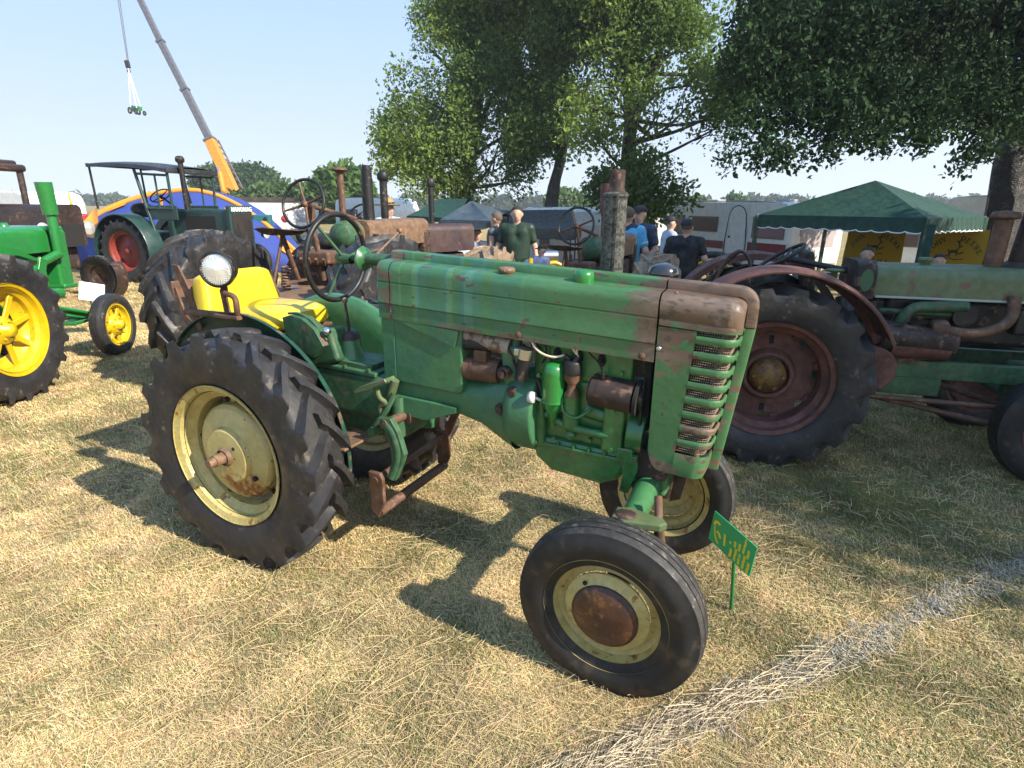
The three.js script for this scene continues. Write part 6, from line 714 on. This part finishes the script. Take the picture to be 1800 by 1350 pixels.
    crown(t, [B(1400, 50, 11.4, 110), B(1340, 120, 11.2, 74), B(1330, 215, 10.8, 44), B(1300, 268, 10.6, 26, { w: 1.4 }), B(1360, 262, 10.6, 30, { w: 1.4 }), B(1430, 190, 11, 70), B(1500, 100, 11.4, 110), B(1500, 220, 10.8, 44), B(1470, 255, 10.7, 26), B(1590, 40, 11.6, 130), B(1570, 175, 11.2, 66), B(1660, 130, 11.6, 90), B(1640, 215, 11, 38), B(1720, 200, 11.4, 46), B(1700, 265, 11, 22), B(1770, 90, 11.8, 110), B(1790, 200, 11.6, 60), B(1480, -70, 11.6, 150), B(1680, -90, 12, 170), B(1870, 0, 12, 150), B(1880, 160, 12.2, 100), B(1285, 284, 10.6, 14, { w: 4 }), B(1340, 288, 10.5, 14, { w: 4 }), B(1400, 276, 10.5, 20, { w: 3 }), B(1450, 270, 10.5, 16, { w: 4 }), B(1545, 250, 10.8, 22, { w: 3 }), B(1620, 240, 10.8, 24, { w: 3 }), B(1690, 292, 10.9, 18, { w: 4 }), B(1725, 262, 11, 24, { w: 3 }), B(1705, 312, 10.9, 6, { w: 6 })].map(l), 14500, [cluster(13, .26, .036), cluster(12, .24, .05), cluster(10, .22, .062)], leafM(0xffffff, .15), [[.018, .04, .017], [.034, .068, .022]], .51, .35); }
  // next tree of the row, outside the frame, whose shade falls across the right of the field
  { const t = thing('shade_tree', 'tree of the same row outside the frame, shading the field', 'tree', [13.6, 0, .3]); part('trunk', [limb([[0, -.1, 0], [.1, 3, 0], [-.2, 6, .1], [0, 9, 0]], .45, .15)], barkM, t); crown(t, [[-1.9, 6.2, -1.0, 3.6, 2.4, 4.2], [-2.6, 5.2, -5, 3, 1.8, 3.2], [-.6, 5.4, 2.6, 2.6, 1.8, 2.2], [0, 8.5, -1, 4, 2.6, 4]], 9000, g, lm, dark, .32, .4); }
  // far trees and hedges
  const gf = [cluster(14, 1.0, .3), cluster(14, 1.0, .3)], far = [[.05, .10, .035], [.09, .15, .045]];
  const farTree = (label, blobs, N, hue = far) => { const b = blobs[0], t = thing('far_tree', label, 'tree', [b[0], 0, b[2]]), l = q => [q[0] - b[0], q[1], q[2] - b[2], ...q.slice(3)]; part('trunk', [rod([0, -.5, 0], [0, Math.max(1, b[1]), 0], .35, .15, 8)], barkM, t); crown(t, blobs.map(l), N, gf, lm, hue, .25, .7); };
  farTree('rounded dark green tree far behind the crane, left end of its clump', [B(375, 330, 88, 34), B(395, 318, 88, 26), B(410, 345, 88, 34), B(360, 352, 88, 20)], 1400);
  farTree('spiky topped dark green tree clump far off between crane and rusty tractor', [B(440, 330, 86, 34), B(470, 335, 86, 26), B(450, 312, 86, 14, { h: 1.3 }), B(475, 318, 86, 10, { h: 1.6 }), B(425, 312, 86, 16, { h: 1.3 }), B(488, 348, 86, 18)], 1500);
  farTree('low pale green bushes far off under the tall steering wheel', [B(470, 358, 56, 26, { h: .6 }), B(515, 356, 56, 28, { h: .6 }), B(550, 352, 56, 24, { h: .7 }), B(430, 362, 56, 24, { h: .5 })], 1100, [[.07, .13, .04], [.12, .19, .05]]);
  farTree('round light green tree behind the tall stacks of the rusty tractor', [B(598, 335, 48, 30), B(615, 345, 48, 28), B(580, 350, 48, 26), B(610, 320, 48, 18)], 1300, [[.07, .14, .035], [.12, .21, .05]]);
  for (const [x, y, r, n, d] of [[1225, 361, 9, 'at the far right above the white caravan roof', 90], [1290, 360, 10, 'right of the other small one above the caravan roof', 90], [985, 356, 14, 'between the leaning trunk and the brown exhaust', 70], [1010, 360, 12, 'just right of the brown exhaust pipe', 70]]) farTree('small pale tree far off ' + n, [B(x, y, d, r), B(x + r, y + 4, d, r * .8)], 260, [[.09, .15, .06], [.13, .2, .07]]);
  { const im = []; const hold = new THREE.Group(); hold.name = 'distant_wood'; hold.userData.kind = 'stuff'; hold.userData.label = 'hazy line of woods along the horizon'; scene.add(hold); const bl = []; for (let x = -300; x <= 2100; x += 26) bl.push(B(x + rr(-8, 8), 362 + rr(-3, 2) + (x > 1100 ? 4 : 0), 230, rr(8, 15), { h: .8 })); crown(hold, bl, 3500, [cluster(14, 2.6, .9)], lm, [[.06, .10, .05], [.09, .13, .06]], .1, .6, 'wood_foliage'); }
}
// ================= GROUND =================
{
  const soil = dtex(1024, 1024, (u, v) => { const a = fbm(u, v, 6, 5, 201), b = fbm(u, v, 40, 4, 202), f = vn(u * 420, v * 90, 420, 203) * .5 + vn(u * 110, v * 500, 500, 204) * .5; let c = mix3(hex(0xa58d5c), hex(0x8a7446), sst(.35, .65, a)); c = mix3(c, hex(0x66683c), sst(.45, .7, b) * .55); const k = .75 + .5 * f; return c.map(q => q * k); }, true, 1 / 2.6);
  const xs = [], zs = []; for (let i = -60; i <= 60; i++) { const t = i / 60; xs.push(Math.sign(t) * (12 * Math.abs(t) + 388 * Math.abs(t) ** 5)); } for (let i = 0; i <= 110; i++) { const t = i / 110; zs.push(14 - 44 * t - 560 * t ** 6); }
  const rows = zs.map(z => xs.map(x => [x, groundY(x, z) + .03 * (fbm(x * .01 + .5, z * .01 + .5, 60, 3, 77) - .5) * sst(2, 6, Math.hypot(x + .5, z + 3)), z]));
  const g = grid(rows); const n = g.attributes.position.count, uv = new Float32Array(n * 2), col = new Float32Array(n * 3), P = g.attributes.position;
  for (let i = 0; i < n; i++) { const x = P.getX(i), z = P.getZ(i); uv[2 * i] = x; uv[2 * i + 1] = z; const w = .85 + .4 * (fbm(x * .004 + .5, z * .004 + .5, 64, 4, 9) - .35); col[3 * i] = w; col[3 * i + 1] = w; col[3 * i + 2] = w * .95; }
  g.setAttribute('uv', new THREE.BufferAttribute(uv, 2)); g.setAttribute('color', new THREE.BufferAttribute(col, 3));
  if (g.attributes.normal.getY(500) < 0) { g.index.array.reverse(); g.computeVertexNormals(); }
  const m = new THREE.Mesh(g, new THREE.MeshStandardMaterial({ map: soil, vertexColors: true, roughness: 1, bumpMap: bumpT, bumpScale: .01 }));
  m.name = 'ground'; m.userData.kind = 'structure'; m.userData.label = 'dry mown grass field, straw coloured with green patches'; m.receiveShadow = true; scene.add(m);
  // blades
  const blade = (n, h, spread, flat, wd) => { const p = []; for (let i = 0; i < n; i++) { const a = rr(0, 6.283), r = spread * Math.sqrt(rnd()), x = r * Math.cos(a), z = r * Math.sin(a), d = rr(0, 6.283), l = h * rr(.5, 1.1), o = l * rr(flat * .5, flat), w = wd * rr(.7, 1.3), y0 = -.004, mx = x + o * .4 * Math.cos(d), mz = z + o * .4 * Math.sin(d), my = l * .62, ex = x + o * Math.cos(d), ez = z + o * Math.sin(d), ey = l * Math.max(.15, 1 - flat * .35), qx = -Math.sin(d + .6) * w, qz = Math.cos(d + .6) * w; p.push(x - qx, y0, z - qz, x + qx, y0, z + qz, mx + qx * .8, my, mz + qz * .8, x - qx, y0, z - qz, mx + qx * .8, my, mz + qz * .8, mx - qx * .8, my, mz - qz * .8, mx - qx * .8, my, mz - qz * .8, mx + qx * .8, my, mz + qz * .8, ex, ey, ez); } const g = new THREE.BufferGeometry(); g.setAttribute('position', new THREE.Float32BufferAttribute(p, 3)); g.computeVertexNormals(); return g; };
  const straw = () => { const L = 1, w = .0075, ps = [], K = 5, b = rr(-.03, .03); for (let i = 0; i < K; i++) for (const s of [0, 1]) { const t0 = (i + s) / K; } for (let i = 0; i < K; i++) { const f = t => [t - .5, .01 + .02 * Math.sin(PI * t), b * Math.sin(PI * t) * 1.2]; const A = f(i / K), B = f((i + 1) / K); ps.push(A[0], A[1], A[2] - w, A[0], A[1], A[2] + w, B[0], B[1], B[2] + w, A[0], A[1], A[2] - w, B[0], B[1], B[2] + w, B[0], B[1], B[2] - w, A[0], A[1] - w, A[2], A[0], A[1] + w, A[2], B[0], B[1] + w, B[2], A[0], A[1] - w, A[2], B[0], B[1] + w, B[2], B[0], B[1] - w, B[2]); } const g = new THREE.BufferGeometry(); g.setAttribute('position', new THREE.Float32BufferAttribute(ps, 3)); g.computeVertexNormals(); return g; };
  const gm = new THREE.MeshPhysicalMaterial({ color: 0xffffff, roughness: .8, side: THREE.DoubleSide, transmission: 0 });
  const inst = (name, label, geoms, N, place) => { const per = Math.ceil(N / geoms.length); geoms.forEach((g, gi) => { const im = new THREE.InstancedMesh(g, gm, per), o = new THREE.Object3D(), c = new THREE.Color(); for (let i = 0; i < per; i++) { place(o, c); o.updateMatrix(); im.setMatrixAt(i, o.matrix); im.setColorAt(i, c); } im.name = numbered(name); im.userData.kind = 'stuff'; im.userData.label = label; im.castShadow = im.receiveShadow = true; scene.add(im); }); };
  const spot = (r0, r1) => { const r = r0 * Math.pow(r1 / r0, rnd()), a = rr(-.98, .98); return [r * Math.sin(a), -r * Math.cos(a), r]; };
  const lineD = (x, z) => { const ax = .1, az = -1.20, bx = 2.6, bz = -2.40, dx = bx - ax, dz = bz - az, L = Math.hypot(dx, dz); const t = ((x - ax) * dx + (z - az) * dz) / L; return [Math.abs((x - ax) * -dz + (z - az) * dx) / L, t / L]; };
  const tone = (c, x, z) => { const a = fbm(x * .01 + .5, z * .01 + .5, 90, 4, 41), gr = .55 * fbm(x * .01 + .3, z * .01 + .1, 40, 3, 43) + .45 * fbm(x * .01 + .2, z * .01 + .4, 330, 2, 47) + .25 * sst(.2, 2.2, x) * sst(.5, 1, a + .3); const q = rnd(); if (q < .15 + 1.1 * (gr - .45)) c.setRGB(rr(.10, .17), rr(.115, .165), rr(.03, .055)); else if (q < .75) c.setRGB(rr(.42, .60), rr(.32, .45), rr(.155, .25)); else c.setRGB(rr(.24, .34), rr(.17, .235), rr(.07, .11)); const cl = fbm(x * .01 + .1, z * .01 + .6, 420, 3, 57); c.multiplyScalar(1.30 * (.74 + .52 * sst(.28, .72, cl))); if (cl < .47 && rnd() < .45) c.g *= 1.06; };
  inst('grass', 'short dry grass covering the field', [blade(10, .036, .035, .6, .0014), blade(10, .042, .04, .9, .0013), blade(9, .028, .035, 1.2, .0016)], 260000, (o, c) => { const [x, z, r] = spot(.95, 15); o.position.set(x, groundY(x, z), z); o.rotation.set(0, rr(0, 6.28), 0); const s = (.75 + .10 * r) * rr(.7, 1.25); o.scale.set(s, Math.min(1.25, .8 + .03 * r) * rr(.7, 1.2), s); tone(c, x, z); });
  inst('straw', 'loose cut straw lying on the grass', [straw(), straw(), straw(), straw()], 21000, (o, c) => { let [x, z, r] = spot(.95, 11); if (fbm(x * .01 + .7, z * .01 + .2, 110, 3, 91) < .47) { x += rr(-.4, .4); z += rr(-.4, .4); } o.position.set(x, groundY(x, z) + rr(.004, .045), z); o.rotation.set(rr(-.15, .15), rr(0, 6.28), rr(-.22, .22)); const L = rr(.025, .10) * (rnd() < .10 ? 2 : 1); o.scale.set(L * 1.1, .10, Math.max(.05, .035 + .028 * r)); const k = rr(.75, 1.15); c.setRGB(.70 * k, .55 * k, .31 * k); });
  inst('chalk_line', 'white marking line powdered across the grass', [blade(10, .05, .03, 1.2, .0019), blade(10, .04, .03, 1.8, .0022)], 430, (o, c) => { let t = rnd(), k0 = 0; while (k0++ < 8 && vn(t * 14, 1.5, 1000, 3) < rnd() * .9) t = rnd(); const w = (rnd() + rnd() + rnd() - 1.5) * .06, x = lerp(.1, 2.9, t), z = lerp(-1.20, -2.55, t), L = Math.hypot(2.8, 1.35); o.position.set(x + w * 1.35 / L, 0, z + w * 2.8 / L); o.rotation.set(0, rr(0, 6.28), 0); const s = rr(.7, 1.3); o.scale.set(s, s, s); const k = rr(.2, .42); c.setRGB(k * 1.08, k * .98, k * .82); });
  inst('straw_heap', 'bleached straw gathered along the white line', [straw(), straw()], 1500, (o, c) => { const t = Math.pow(rnd(), 2.1) * .42, w = (rnd() + rnd() - 1) * .075, x = lerp(-.05, 2.9, t), z = lerp(-1.13, -2.55, t); o.position.set(x + w * .4, rr(.01, .06), z + w * .9); o.rotation.set(rr(-.2, .2), rr(-.2, 1.3) + (rnd() < .3 ? 1.5 : 0), rr(-.2, .2)); o.scale.set(rr(.03, .17), .18, .055); const k = rr(.75, 1.15); c.setRGB(.66 * k, .56 * k, .40 * k); });
}
renderer.render(scene, camera);
